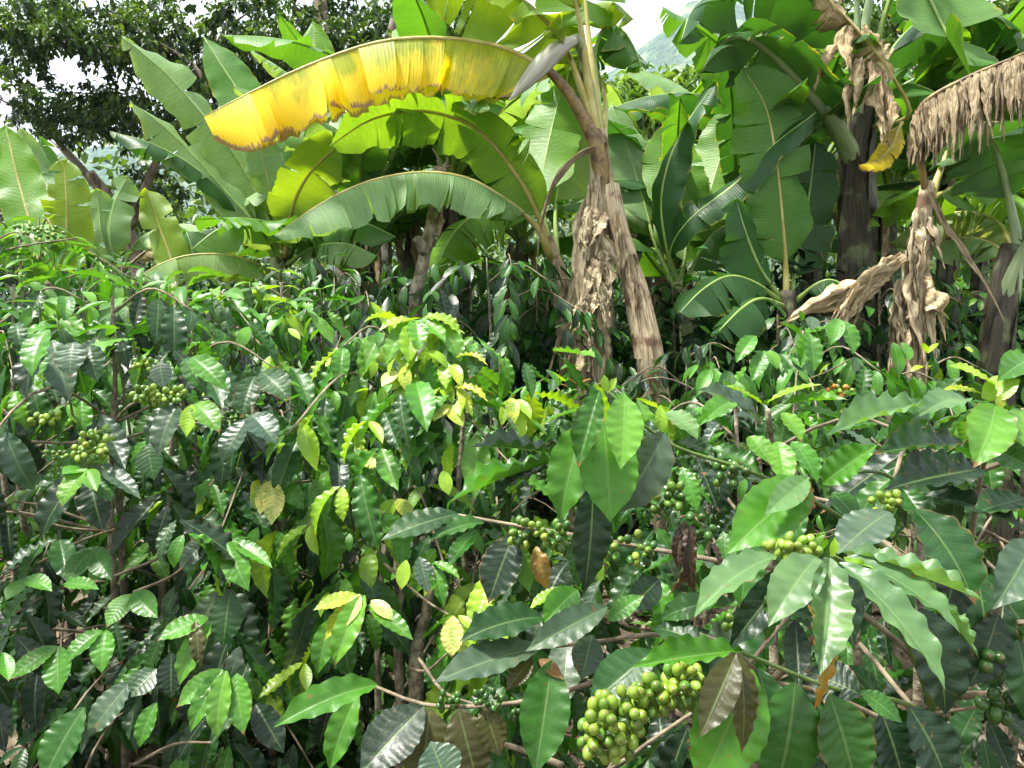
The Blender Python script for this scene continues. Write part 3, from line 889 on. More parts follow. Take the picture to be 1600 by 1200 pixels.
banana_leaf(lb, [(440, 400, 5.85), (432, 345, 5.75), (418, 280, 5.65), (402, 215, 5.6)], 0.20, (-0.3, 0.3, 1), 10, 10, 2, 3, (0.19, 0.31, 0.13), 'ban_green', 0.12, 12, 'midrib_yellow', 0.018, seed=36)
banana_leaf(lb, [(436, 410, 5.95), (400, 345, 5.95), (365, 310, 5.95), (330, 290, 6.0)], 0.18, (0.2, 0.5, 0.8), 15, 15, 1, 1, DARKB, 'ban_green', 0.2, 12, 'midrib', 0.018, seed=37)
banana_leaf(lb, [(446, 400, 5.8), (452, 340, 5.6), (470, 292, 5.5), (497, 255, 5.4), (535, 225, 5.3), (580, 218, 5.2)], 0.22, (-0.2, 1, -0.6), 12, 12, 3, 3, YG, 'ban_green', 0.18, 14, 'midrib_yellow', 0.016, seed=38)
banana_leaf(lb, [(436, 405, 5.8), (415, 368, 5.5), (380, 346, 5.3), (340, 358, 5.2), (298, 390, 5.1)], 0.20, (0, 1, 0.35), 38, 42, 3, 4, SHEEN, 'ban_green', 0.15, 18, 'midrib', 0.016, seed=39)
banana_leaf(lb, [(436, 440, 5.8), (410, 415, 5.4), (360, 398, 5.1), (300, 397, 5.0), (250, 412, 4.95), (212, 436, 4.9)], 0.20, (0, 1, 0.4), 50, 45, 4, 5, (0.17, 0.29, 0.09), 'ban_green', 0.15, 15, 'midrib_yellow', 0.016, seed=40, gap=0.02, spread=5)
banana_leaf(lb, [(448, 405, 6.0), (480, 350, 6.1), (540, 300, 6.1), (590, 270, 6.0)], 0.2, (0.1, 1, 0.2), 25, 35, 4, 5, DARKB, 'ban_green', 0.2, 18, 'midrib', 0.018, seed=41)
banana_leaf(lb, [(448, 410, 5.8), (490, 385, 5.6), (540, 380, 5.5), (590, 400, 5.4)], 0.20, (0, 1, 0.5), 35, 45, 8, 10, SHEEN, 'ban_green', 0.2, 18, 'midrib', 0.016, seed=42)
banana_leaf(lb, [(446, 400, 5.9), (470, 370, 5.8), (500, 350, 5.7), (560, 345, 5.6), (620, 370, 5.5)], 0.22, (0, 1, 0.4), 40, 45, 6, 8, GREEN, 'ban_green', 0.2, 18, 'midrib', 0.016, seed=43)

base = on_ground(275, 5.2)
yb = thing('banana_plant', 'small banana shoot with an upright glowing lime leaf behind the left coffee', 'banana plant', base, BG)
pseudostem(yb, [base - Vector((0, 0, 0.1)), P(276, 520, 5.2), P(274, 440, 5.2)], [0.07, 0.06, 0.03], 'stem_green', 17, sheaths=2)
banana_leaf(yb, [(275, 450, 5.2), (266, 400, 5.2), (252, 362, 5.2), (240, 325, 5.2), (228, 295, 5.2)], 0.125, (0.3, 0.1, 1), 5, 18, 0, 1, YG, 'ban_green', 0.12, 10, 'midrib_yellow', 0.014, seed=45, wave=0.03)
banana_leaf(yb, [(277, 450, 5.2), (282, 400, 5.3), (285, 370, 5.5), (270, 345, 5.6), (240, 335, 5.6)], 0.15, (0, 1, -0.2), 20, 20, 1, 1, BRIGHT, 'ban_green', 0.2, 10, 'midrib', 0.012, seed=46)
banana_leaf(yb, [(277, 450, 5.2), (295, 420, 5.3), (300, 390, 5.4), (290, 360, 5.5)], 0.14, (0, 0.3, 1), 10, 10, 1, 1, GREEN, 'ban_green', 0.2, 10, 'midrib', 0.012, seed=47)

base = on_ground(70, 4.9)
l0 = thing('banana_plant', 'banana plant with upright round-topped lime leaves beside the left edge', 'banana plant', base, BG)
pseudostem(l0, [base - Vector((0, 0, 0.1)), P(72, 560, 4.9), P(74, 430, 4.9)], [0.12, 0.10, 0.04], 'stem_green', 18, sheaths=3)
banana_leaf(l0, [(76, 440, 4.9), (100, 385, 4.85), (104, 320, 4.8), (99, 250, 4.8)], 0.16, (0.05, 0.05, 1), 4, 4, 2, 3, YG, 'ban_green', 0.12, 6, 'midrib_yellow', 0.016, seed=51, ragged=0.02)
banana_leaf(l0, [(70, 440, 4.9), (50, 360, 4.9), (28, 280, 4.95), (8, 195, 5.0)], 0.14, (0.3, 0.2, 1), 6, 12, 1, 2, BRIGHT, 'ban_green', 0.15, 8, 'midrib_yellow', 0.018, seed=52)
banana_leaf(l0, [(72, 440, 4.95), (68, 340, 5.2), (48, 260, 5.3), (30, 198, 5.3)], 0.13, (0.2, 0.3, 1), 8, 8, 1, 1, SHEEN, 'ban_green', 0.2, 8, 'midrib', 0.016, seed=53)
banana_leaf(l0, [(75, 440, 4.95), (82, 340, 5.3), (74, 270, 5.4), (62, 213, 5.4)], 0.12, (0.1, 0.2, 1), 8, 8, 1, 1, GREEN, 'ban_green', 0.2, 8, 'midrib', 0.016, seed=54)
banana_leaf(l0, [(66, 440, 4.9), (30, 380, 4.7), (-10, 350, 4.6), (-60, 340, 4.5)], 0.2, (0, 1, 0.2), 30, 30, 3, 3, BRIGHT, 'ban_green', 0.2, 8, 'midrib', 0.016, seed=55)

base = on_ground(180, 6.6)
l2 = thing('banana_plant', 'grey-green banana plant half hidden between the lime leaves and the white sky', 'banana plant', base, BG)
pseudostem(l2, [base - Vector((0, 0, 0.1)), P(180, 520, 6.6), P(180, 420, 6.6)], [0.12, 0.10, 0.04], 'stem_green', 19, sheaths=2)
banana_leaf(l2, [(182, 430, 6.6), (172, 370, 6.5), (178, 320, 6.5), (200, 275, 6.5)], 0.19, (-0.2, 0.4, 1), 10, 10, 2, 1, SHEEN, 'ban_green', 0.15, 10, 'midrib', 0.016, seed=56)
banana_leaf(l2, [(182, 430, 6.6), (160, 370, 6.5), (155, 330, 6.5), (150, 295, 6.5)], 0.15, (0.2, 0.3, 1), 10, 10, 2, 1, SHEEN, 'ban_green', 0.15, 10, 'midrib', 0.016, seed=57)
banana_leaf(l2, [(184, 430, 6.6), (210, 380, 6.6), (240, 360, 6.6), (290, 350, 6.6), (330, 365, 6.5)], 0.2, (0, 1, 0.4), 35, 35, 3, 3, SHEEN, 'ban_green', 0.2, 10, 'midrib', 0.016, seed=58)
banana_leaf(l2, [(184, 430, 6.6), (230, 390, 6.8), (290, 370, 6.8), (340, 378, 6.7)], 0.14, (0, 1, 0.4), 55, 55, 6, 6, (0.8, 0.7, 0.6), 'ban_dry', 0.2, 20, 'midrib_brown', 0.014, seed=59, ragged=0.1)

# ---- dark-trunked plant on the right
base = on_ground(1345, 4.9)
rb_ = thing('banana_plant', 'tall banana plant with blackish trunk, thick pale leaf stalks and drooping dark leaves', 'banana plant', base, BG)
pseudostem(rb_, [base - Vector((0, 0, 0.1)), P(1342, 560, 4.9), P(1340, 430, 4.9), P(1338, 320, 4.9), P(1334, 240, 4.9), P(1345, 180, 4.9), P(1352, 110, 4.9)], [0.15, 0.14, 0.125, 0.12, 0.12, 0.10, 0.07], 'stem_dark', 24, sheaths=9)
banana_leaf(rb_, [(1345, 300, 5.0), (1330, 240, 4.86), (1305, 195, 4.75), (1262, 140, 4.6), (1205, 82, 4.5), (1160, 55, 4.42), (1120, 70, 4.38), (1095, 115, 4.35)], 0.30, (0.1, 1, -0.45), 35, 28, 5, 4, DARKB, 'ban_green', 0.30, 25, 'petiole', 0.05, seed=61)
banana_leaf(rb_, [(1345, 190, 4.9), (1330, 90, 4.85), (1285, 5, 4.7), (1210, -25, 4.6), (1140, -20, 4.5), (1085, 10, 4.45), (1062, 70, 4.4)], 0.28, (0, 1, -0.3), 35, 38, 6, 9, DARKB, 'ban_green', 0.22, 30, 'petiole', 0.04, seed=62)
banana_leaf(rb_, [(1345, 200, 4.95), (1318, 150, 5.1), (1285, 105, 5.3), (1240, 80, 5.4), (1190, 120, 5.45), (1160, 200, 5.45)], 0.30, (0, 1, -0.2), 30, 35, 3, 5, DARKB, 'ban_green', 0.25, 25, 'petiole', 0.042, seed=63)
banana_leaf(rb_, [(1352, 180, 4.95), (1352, 90, 5.0), (1360, 10, 5.0), (1375, -80, 5.0), (1400, -180, 5.0)], 0.3, (0.3, 0.2, 1), 10, 10, 1, 1, GREEN, 'ban_green', 0.55, 10, 'petiole', 0.046, seed=64)
banana_leaf(rb_, [(1350, 170, 4.95), (1345, 70, 4.95), (1338, -30, 4.9), (1320, -150, 4.8)], 0.3, (0.3, 0.2, 1), 10, 10, 1, 1, BRIGHT, 'ban_green', 0.55, 10, 'petiole', 0.034, seed=65)
banana_leaf(rb_, [(1355, 150, 5.0), (1375, 40, 5.0), (1405, -30, 4.9), (1440, -15, 4.7), (1470, 40, 4.6), (1505, 100, 4.5), (1535, 155, 4.45)], 0.38, (-0.6, 0.5, -0.8), 6, 8, 2, 2, GREEN, 'ban_green', 0.38, 10, 'midrib', 0.022, seed=66, hint2=(-0.7, 0.3, -0.9))
banana_leaf(rb_, [(1355, 160, 5.0), (1390, 80, 5.2), (1440, 30, 5.3), (1500, 10, 5.3), (1580, 40, 5.2), (1640, 100, 5.1)], 0.36, (0, 1, -0.2), 30, 30, 3, 3, DARKB, 'ban_green', 0.25, 20, 'midrib', 0.024, seed=67)
banana_leaf(rb_, [(1355, 170, 5.0), (1380, 150, 5.2), (1420, 130, 5.3), (1470, 150, 5.3), (1510, 200, 5.2)], 0.32, (0, 1, 0.2), 30, 30, 3, 3, GREEN, 'ban_green', 0.25, 20, 'midrib', 0.02, seed=68)
banana_leaf(rb_, [(1358, 200, 4.85), (1420, 180, 4.6), (1395, 120, 4.5), (1350, 60, 4.45), (1300, 5, 4.4), (1270, -25, 4.4)], 0.17, (-0.5, -0.3, 1), 40, 25, 8, 10, (0.9, 0.75, 0.5), 'ban_dry', 0.42, 60, 'midrib_yellow', 0.013, seed=69, ragged=0.10, spread=22, wave=0.04)
for k, (x, y, dx, ln, w) in enumerate([(1330, 40, -0.2, 0.3, 0.13), (1310, 70, -0.5, 0.35, 0.12), (1350, 90, -0.3, 0.4, 0.12), (1375, 110, 0.0, 0.42, 0.14), (1390, 135, -0.2, 0.4, 0.12), (1400, 160, -0.6, 0.3, 0.13), (1335, 120, -0.2, 0.35, 0.07), (1362, 95, -.1, .35, .05)]):
    dry_strip(rb_, P(x, y, 4.4), (dx, -0.2, -0.8), ln * 0.85, w * 0.7, 500 + k, (0.95, 0.82, 0.6), 1.1)
banana_leaf(rb_, [(1410, 190, 4.55), (1402, 205, 4.5), (1395, 225, 4.48), (1372, 250, 4.45), (1342, 258, 4.42)], 0.09, (0.1, 0.9, 0.9), 20, 30, 4, 5, (0.5, 0.36, 0.04), 'ban_yellow', 0.02, 30, 'midrib_yellow', 0.01, seed=70, ragged=0.06)

tube_obj('sheath', [P(1342, 325, 4.92), P(1336, 280, 4.87), P(1328, 240, 4.84), P(1308, 200, 4.755), P(1285, 168, 4.68)], [0.008, 0.045, 0.064, 0.056, 0.046], M['petiole'], rb_, segs=10, n=26, rough=0.05)
# ---- erect dark-green sucker left of the dark trunk
base = on_ground(1228, 4.5)
r2 = thing('banana_plant', 'banana sucker with one broad upright leaf and dark radiating stalks left of the blackish trunk', 'banana plant', base, BG)
pseudostem(r2, [base - Vector((0, 0, 0.1)), P(1230, 540, 4.5), P(1230, 455, 4.5)], [0.10, 0.085, 0.05], 'stem_dark', 25, sheaths=3)
banana_leaf(r2, [(1232, 470, 4.5), (1229, 410, 4.5), (1222, 330, 4.48), (1212, 240, 4.45), (1196, 165, 4.45), (1160, 105, 4.4)], 0.235, (0.12, 0.1, 1), 5, 10, 2, 3, GREEN, 'ban_green', 0.16, 8, 'midrib_yellow', 0.018, seed=71, wave=0.025)
banana_leaf(r2, [(1236, 470, 4.55), (1246, 400, 4.7), (1262, 320, 4.75), (1275, 220, 4.8)], 0.20, (-0.3, 0.1, 1), 8, 12, 3, 4, DARKB, 'ban_green', 0.18, 8, 'midrib', 0.016, seed=72)
banana_leaf(r2, [(1226, 470, 4.5), (1190, 420, 4.4), (1165, 360, 4.35), (1150, 310, 4.35)], 0.17, (0.4, 0.2, 1), 10, 10, 1, 1, DARKB, 'ban_green', 0.2, 12, 'midrib', 0.016, seed=73)
banana_leaf(r2, [(1224, 470, 4.5), (1180, 440, 4.3), (1140, 430, 4.2), (1100, 450, 4.15), (1060, 490, 4.1)], 0.20, (0.1, 1, 0.6), 25, 35, 2, 2, DARKB, 'ban_green', 0.2, 15, 'midrib', 0.016, seed=74)
banana_leaf(r2, [(1238, 470, 4.5), (1280, 440, 4.4), (1310, 440, 4.35), (1340, 470, 4.3)], 0.20, (0.0, 1, 0.6), 30, 40, 3, 3, DARKB, 'ban_green', 0.2, 15, 'midrib', 0.016, seed=75)
banana_leaf(r2, [(1224, 475, 4.45), (1190, 465, 4.2), (1160, 480, 4.1), (1120, 520, 4.0)], 0.18, (0.1, 1, 0.6), 25, 35, 1, 2, DARKB, 'ban_green', 0.2, 15, 'midrib', 0.016, seed=76)

base = on_ground(1095, 4.9)
r4 = thing('banana_plant', 'banana plant with a twisted dark ribbon leaf sweeping down right of the leaning stem', 'banana plant', base, BG)
pseudostem(r4, [base - Vector((0, 0, 0.1)), P(1078, 540, 4.9), P(1060, 440, 4.9)], [0.10, 0.085, 0.04], 'stem_green', 26, sheaths=3)
banana_leaf(r4, [(1062, 450, 4.9), (1045, 400, 4.8), (1075, 345, 4.6), (1150, 285, 4.5), (1210, 225, 4.45), (1275, 175, 4.45)], 0.13, (-0.5, 0.6, 0.8), 5, 20, 1, 1, DARKB, 'ban_green', 0.12, 18, 'midrib', 0.018, seed=81, wave=0.03)
banana_leaf(r4, [(1060, 450, 4.9), (1040, 380, 4.8), (1034, 300, 4.75), (1060, 215, 4.7), (1118, 128, 4.65)], 0.15, (-0.6, 0.3, 0.8), 5, 30, 0, 0, DARKB, 'ban_green', 0.12, 18, 'midrib', 0.018, seed=82, wave=0.03)
banana_leaf(r4, [(1062, 450, 4.9), (1072, 390, 5.0), (1068, 330, 5.1), (1050, 260, 5.2), (1055, 190, 5.3)], 0.22, (0.1, 0.3, 1), 8, 12, 1, 1, BRIGHT, 'ban_green', 0.15, 10, 'midrib', 0.016, seed=83)
banana_leaf(r4, [(1058, 450, 4.95), (1025, 380, 5.1), (1005, 310, 5.2), (980, 230, 5.3), (955, 160, 5.4)], 0.17, (0.3, 0.3, 1), 8, 12, 0, 1, SHEEN, 'ban_green', 0.35, 10, 'midrib', 0.015, seed=84)
banana_leaf(r4, [(1066, 450, 4.9), (1090, 400, 4.9), (1120, 360, 4.9), (1160, 345, 4.85), (1200, 370, 4.8)], 0.22, (0, 1, 0.3), 25, 35, 2, 2, GREEN, 'ban_green', 0.15, 15, 'midrib', 0.016, seed=85)
banana_leaf(r4, [(1066, 450, 4.9), (1098, 380, 5.1), (1110, 300, 5.3), (1130, 230, 5.4), (1140, 160, 5.4)], 0.24, (0, 0.3, 1), 10, 12, 2, 2, BRIGHT, 'ban_green', 0.2, 10, 'midrib', 0.016, seed=86)
banana_leaf(r4, [(1058, 450, 4.85), (1030, 420, 4.7), (1010, 395, 4.6), (995, 375, 4.5), (960, 370, 4.4)], 0.2, (0, 1, 0.1), 28, 30, 1, 2, GREEN, 'ban_green', 0.2, 12, 'midrib', 0.014, seed=87)

# ---- dry-trunked plant with the shredded brown leaf
base = on_ground(1412, 4.15)
r3 = thing('banana_plant', 'withered banana plant with straw-coloured trunk and shredded brown hanging leaf', 'banana plant', base, BG)
pseudostem(r3, [base - Vector((0, 0, 0.1)), P(1414, 560, 4.15), P(1428, 430, 4.15), P(1443, 330, 4.15), P(1450, 285, 4.15)], [0.12, 0.10, 0.085, 0.06, 0.035], 'stem_tan', 31)
shredded_leaf(r3, [(1447, 310, 4.15), (1440, 255, 4.1), (1432, 200, 4.05), (1445, 160, 4.0), (1510, 122, 3.9), (1580, 92, 3.8), (1660, 58, 3.75)], 0.36, 190, 0.36, 0.042, 9100, (0.86, 0.77, 0.66), 'shredded brown leaf hanging in strips')
banana_leaf(r3, [(1450, 310, 4.15), (1465, 270, 4.2), (1490, 220, 4.3), (1540, 190, 4.4), (1600, 200, 4.4)], 0.26, (0, 1, -0.1), 35, 35, 4, 4, DARKB, 'ban_green', 0.3, 20, 'midrib_yellow', 0.018, seed=92)
banana_leaf(r3, [(1446, 310, 4.2), (1440, 290, 4.4), (1420, 300, 4.7), (1380, 320, 4.8), (1340, 350, 4.8)], 0.2, (0, 1, -0.1), 25, 25, 2, 2, BRIGHT, 'ban_green', 0.2, 20, 'midrib_yellow', 0.014, seed=93)
banana_leaf(r3, [(1452, 310, 4.2), (1470, 300, 4.4), (1510, 285, 4.6), (1570, 300, 4.7), (1640, 330, 4.7)], 0.26, (0, 1, -0.1), 30, 40, 8, 14, BRIGHT, 'ban_green', 0.2, 20, 'midrib_yellow', 0.014, seed=94)
r = random.Random(31)
for k in range(44):
    t = r.random()
    c = r.uniform(0.75, 1.25)
    dry_strip(r3, P(1445 - 30 * t + r.uniform(-18, 18), 320 + 190 * t, 4.02), (r.uniform(-0.25, 0.25), -0.25 * r.random(), -1), r.uniform(0.2, 0.5), r.uniform(0.03, 0.09), 6000 + k, (c, c * 0.95, c * 0.85), r.uniform(0.2, 0.7))
for k in range(7):
    c = r.uniform(0.9, 1.25)
    dry_strip(r3, P(1415 - 8 * k, 400 + 9 * k, 4.0), (-1.0, -0.15, -0.45 + 0.04 * k), r.uniform(0.4, 0.55), r.uniform(0.07, 0.13), 640 + k, (c, c * 0.9, c * 0.72), 0.6, sag=0.3)
dry_strip(r3, P(1440, 430, 4.0), (0.7, -0.1, -0.2), 0.32, 0.16, 655, (1.2, 1.05, 0.8), 0.8, sag=1.6)
dry_strip(r3, P(1455, 300, 4.05), (0.35, 0, -1), 0.75, 0.04, 656, (0.7, 0.6, 0.5), 0.2, sag=0.2)

# ---- plant at the right edge
base = on_ground(1552, 4.2)
r5 = thing('banana_plant', 'forked banana plant with black-stained trunk at the right edge', 'banana plant', base, BG)
pseudostem(r5, [base - Vector((0, 0, 0.1)), P(1553, 560, 4.2), P(1566, 450, 4.2), P(1582, 385, 4.2)], [0.12, 0.10, 0.08, 0.06], 'stem_dark', 33)
banana_leaf(r5, [(1570, 470, 4.22), (1582, 400, 4.2), (1582, 340, 4.2), (1565, 260, 4.15), (1540, 205, 4.1), (1490, 190, 4.1)], 0.3, (0, 1, -0.3), 30, 30, 3, 3, DARKB, 'ban_green', 0.5, 15, 'petiole', 0.036, seed=95)
banana_leaf(r5, [(1562, 490, 4.22), (1574, 430, 4.15), (1592, 390, 4.1), (1625, 330, 4.0), (1680, 270, 3.9)], 0.25, (0, 1, 0), 25, 25, 3, 3, DARKB, 'ban_green', 0.5, 15, 'petiole', 0.036, seed=96)
banana_leaf(r5, [(1590, 420, 4.4), (1560, 345, 4.7), (1500, 330, 4.8), (1440, 345, 4.9), (1390, 380, 5.0)], 0.24, (0, 1, 0.25), 40, 45, 14, 20, (0.24, 0.34, 0.14), 'ban_green', 0.15, 15, 'midrib_yellow', 0.016, seed=97, gap=0.1)
banana_leaf(r5, [(1590, 430, 4.4), (1560, 385, 4.6), (1510, 370, 4.7), (1450, 385, 4.8)], 0.2, (0, 1, 0.4), 45, 55, 5, 8, SHEEN, 'ban_green', 0.15, 15, 'midrib_yellow', 0.016, seed=98)

# ---- the further rows of bananas that fill the back of the clump
def back_banana(label, px, d, crown_y, n, hmin, seed, tints, width=0.27, stem='stem_dark', dry=3):
    r = random.Random(seed)
    base = on_ground(px, d)
    b = thing('banana_plant', label, 'banana plant', base, 'banana plants of the back rows')
    top = P(px + r.uniform(-8, 8), crown_y, d)
    pseudostem(b, [base - Vector((0, 0, 0.1)), base.lerp(top, 0.5) + rvec(r) * 0.05, top], [0.10, 0.085, 0.045], stem, seed, sheaths=3, segs=10)
    n = int(n * 1.45)
    for k in range(n):
        az = 2 * math.pi * (k * 0.382 + r.uniform(-0.05, 0.05))
        o = Vector((math.cos(az), math.sin(az), 0))
        ln = r.uniform(1.3, 1.9)
        el = r.uniform(0.35, 1.4)
        pts = [top - Vector((0, 0, 0.08))]
        p = top.copy(); dv = (o * math.cos(el) + Vector((0, 0, 1)) * math.sin(el))
        sag = r.uniform(0.15, 0.5)
        for q in range(5):
            p = p + dv * ln / 5
            pts.append(p.copy())
            dv = (dv + Vector((0, 0, -sag * 0.62)) + o * 0.1).normalized()
        up = Vector((0, 0, 1)) - o * 0.4
        hint = (up.dot(RIGHT), up.dot(UP), -up.dot(FWD))
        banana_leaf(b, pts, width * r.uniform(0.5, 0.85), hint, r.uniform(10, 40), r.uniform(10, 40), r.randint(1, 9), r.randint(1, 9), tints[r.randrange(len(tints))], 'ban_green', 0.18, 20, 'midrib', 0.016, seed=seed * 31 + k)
    for k in range(dry):
        az = r.uniform(0, 6.28)
        dry_strip(b, top + Vector((math.cos(az), math.sin(az), 0)) * 0.08 - Vector((0, 0, 0.1)), (math.cos(az) * 0.4, math.sin(az) * 0.4, -1), r.uniform(0.4, 0.8), r.uniform(0.06, 0.14), seed * 17 + k, (lambda q: (q, q * 0.8, q * 0.62))(r.uniform(0.25, 0.75)), 0.9)
    return b

TA = [GREEN, SHEEN, DARKB, BRIGHT]
back_banana('banana plant of the back row between the left clump and the bare trunk', 575, 7.0, 330, 9, 0, 201, TA)
back_banana('banana plant of the back row showing behind the bare pruned trunk', 720, 7.6, 330, 9, 0, 202, [GREEN, DARKB, SHEEN])
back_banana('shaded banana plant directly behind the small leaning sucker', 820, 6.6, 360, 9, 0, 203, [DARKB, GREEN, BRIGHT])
back_banana('back-row banana plant right of the ragged dry skirt', 1010, 7.2, 330, 9, 0, 204, [BRIGHT, GREEN, SHEEN])
back_banana('back-row banana plant in the gap left of the blackish trunk', 1170, 6.6, 330, 10, 0, 205, TA)
back_banana('back-row banana plant seen between the blackish and the straw-coloured trunks', 1400, 6.4, 330, 9, 0, 206, [GREEN, BRIGHT, SHEEN])
back_banana('back-row banana plant near the right edge with lime leaves', 1530, 7.2, 340, 9, 0, 207, [BRIGHT, YG, GREEN])
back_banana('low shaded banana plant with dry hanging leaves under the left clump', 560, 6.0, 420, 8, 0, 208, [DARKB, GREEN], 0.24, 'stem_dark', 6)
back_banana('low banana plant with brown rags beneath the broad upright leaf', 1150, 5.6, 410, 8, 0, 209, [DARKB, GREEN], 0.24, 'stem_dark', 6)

back_banana('tall back-row banana plant filling the upper right corner', 1480, 6.2, 210, 10, 0, 211, [GREEN, DARKB, GREEN], 0.32)
back_banana('tall back-row banana plant beyond the right edge trunk', 1640, 5.6, 260, 9, 0, 212, [GREEN, DARKB], 0.32)
back_banana('back-row banana plant with pale leaves in the middle of the clump', 650, 6.2, 300, 9, 0, 213, [DARKB, GREEN, SHEEN], 0.28)
back_banana('back-row banana plant behind the broad upright leaf', 1270, 6.0, 260, 9, 0, 214, [DARKB, GREEN], 0.3)
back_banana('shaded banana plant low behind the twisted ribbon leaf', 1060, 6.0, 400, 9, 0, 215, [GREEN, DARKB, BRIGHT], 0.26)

back_banana('back-row banana plant rising behind the arch of the yellow leaf', 700, 5.6, 260, 9, 0, 216, [GREEN, BRIGHT, SHEEN], 0.28)

# ---- the bare pruned trunk
base = on_ground(648, 4.3)
pt = thing('pruned_tree', 'bare pruned tree trunk with lichen-spotted bark and a stub top', 'tree', base)
tube_obj('trunk', [base - Vector((0, 0, 0.1)), P(648, 500, 4.3), P(655, 440, 4.3), P(668, 380, 4.28), P(680, 320, 4.26), P(688, 262, 4.24)], [0.065, 0.050, 0.044, 0.038, 0.034, 0.038], M['pale_bark'], pt, segs=14, n=40, rough=0.14, seed=5)
tube_obj('stub', [P(664, 392, 4.26), P(655, 378, 4.2), P(650, 372, 4.18)], [0.035, 0.03, 0.022], M['pale_bark'], pt, segs=8, n=6, rough=0.2)
for k, q in enumerate([(688, 262, 676, 232, 0.01), (692, 262, 700, 246, 0.014), (684, 264, 682, 250, 0.014), (695, 262, 706, 258, 0.01)]):
    tube_obj('twig', [P(q[0], q[1], 4.24), P((q[0] + q[2]) / 2 + 2, (q[1] + q[3]) / 2, 4.22), P(q[2], q[3], 4.2)], [q[4], q[4] * 0.6, q[4] * 0.3], M['pale_bark'], pt, segs=6, n=6)

# ------------------------------------------------------------------ coffee plants
# leaf meshes: base at the origin, blade along +Y, upper face +Z, length 1, width 0.42
RATIO = 0.42
def coffee_leaf_mesh(name, n, m, bend, fold, wave, seed, corr=0.010, mat=None, twist=0.0):
    r = random.Random(seed)
    ph = [r.uniform(0, 6.28), r.uniform(0, 6.28)]
    fq = r.uniform(5.5, 8.0) * (1.0 if n > 30 else 0.5)
    V, U, F = [], [], []
    y = z = 0.0
    holes = [(r.choice((-1, 1)) * 0.98, r.uniform(0.25, 0.8), r.uniform(0.05, 0.09)) for _ in range(2 if seed % 5 == 3 else 0)]
    rows = n + 1
    for i in range(rows):
        v = i / n
        th = bend * v
        if i:
            y += math.cos(th) / n; z -= math.sin(th) / n
        w = RATIO * 0.5 * max(0.0, math.sin(math.pi * v ** 0.92)) ** 0.82 * (1 - 0.45 * max(0, (v - 0.78) / 0.22) ** 1.0)
        w = max(w, 0.011 if v < 0.5 else 0.003)
        if n > 30:
            w *= 1 + 0.022 * math.sin(2 * math.pi * 9 * v + ph[0])
        tw = twist * v
        for c in range(-m, m + 1):
            u = c / m
            au = abs(u)
            lz = fold * au * w + 0.62 * wave * (math.sin(2 * math.pi * fq * v + ph[0 if c < 0 else 1]) + 0.9 * math.sin(2 * math.pi * 1.6 * v + ph[1 if c < 0 else 0])) * au ** 2 * min(1, w * 8)
            lz += corr * math.sin(2 * math.pi * 9 * (v - 0.13 * au)) * au * (1.15 - au) * 2.2
            lx = u * w * (1 - 0.10 * abs(fold))
            lx, lz = lx * math.cos(tw) - lz * math.sin(tw), lx * math.sin(tw) + lz * math.cos(tw)
            V.append((lx, y - lz * -math.sin(th), z + lz * math.cos(th)))
            U.append((0.5 + 0.5 * u, v))
    k = 2 * m + 1
    for i in range(n):
        for c in range(2 * m):
            cx, cy = (c + 0.5) / m - 1, (i + 0.5) / n
            if n > 30 and any(((cx - hx) / (hr * 2.2)) ** 2 + ((cy - hy) / hr) ** 2 < 1 for hx, hy, hr in holes):
                continue
            F.append((i * k + c, i * k + c + 1, (i + 1) * k + c + 1, (i + 1) * k + c))
    me = bpy.data.meshes.new(name)
    me.from_pydata(V, [], F)
    lay = me.uv_layers.new(name='UVMap')
    idx = np.zeros(len(me.loops), dtype=np.int32)
    me.loops.foreach_get('vertex_index', idx)
    lay.data.foreach_set('uv', np.asarray(U, dtype=np.float32)[idx].ravel())
    me.polygons.foreach_set('use_smooth', [True] * len(me.polygons))
    if mat:
        me.materials.append(mat)
    me.update()
    return me, (y, z), np.array(V), np.array(F), np.array(U)

VAR_SPEC = [(0.35, 0.25, 0.020, 0.0), (0.7, 0.35, 0.030, 0.1), (1.0, 0.20, 0.035, -0.2), (0.2, 0.55, 0.045, 0.15), (0.55, 0.10, 0.022, 0.3), (0.85, 0.6, 0.05, -0.1), (1.3, 0.3, 0.04, 0.2), (0.1, 0.3, 0.05, -0.3), (0.5, 0.4, 0.03, -0.35), (0.9, 0.05, 0.03, 0.25), (0.3, 0.15, 0.05, 0.4), (1.1, 0.5, 0.03, -0.15), (0.65, 0.28, 0.055, 0.05), (-0.25, 0.35, 0.03, 0.1)]
VARS = [coffee_leaf_mesh('coffee_leaf', 40, 5, b, f, w, i + 1, 0.0026, M['leaf'], tw) for i, (b, f, w, tw) in enumerate(VAR_SPEC)]
MIDV = [coffee_leaf_mesh('coffee_leaf_small', 12, 2, b, f, w * 0.4, i + 1, 0.0, M['leaf'], tw) for i, (b, f, w, tw) in enumerate(VAR_SPEC)]
LOWV = [coffee_leaf_mesh('tmp', 5, 1, b, f, w * 0.5, i + 1, 0.0, None, tw) for i, (b, f, w, tw) in enumerate(VAR_SPEC)]

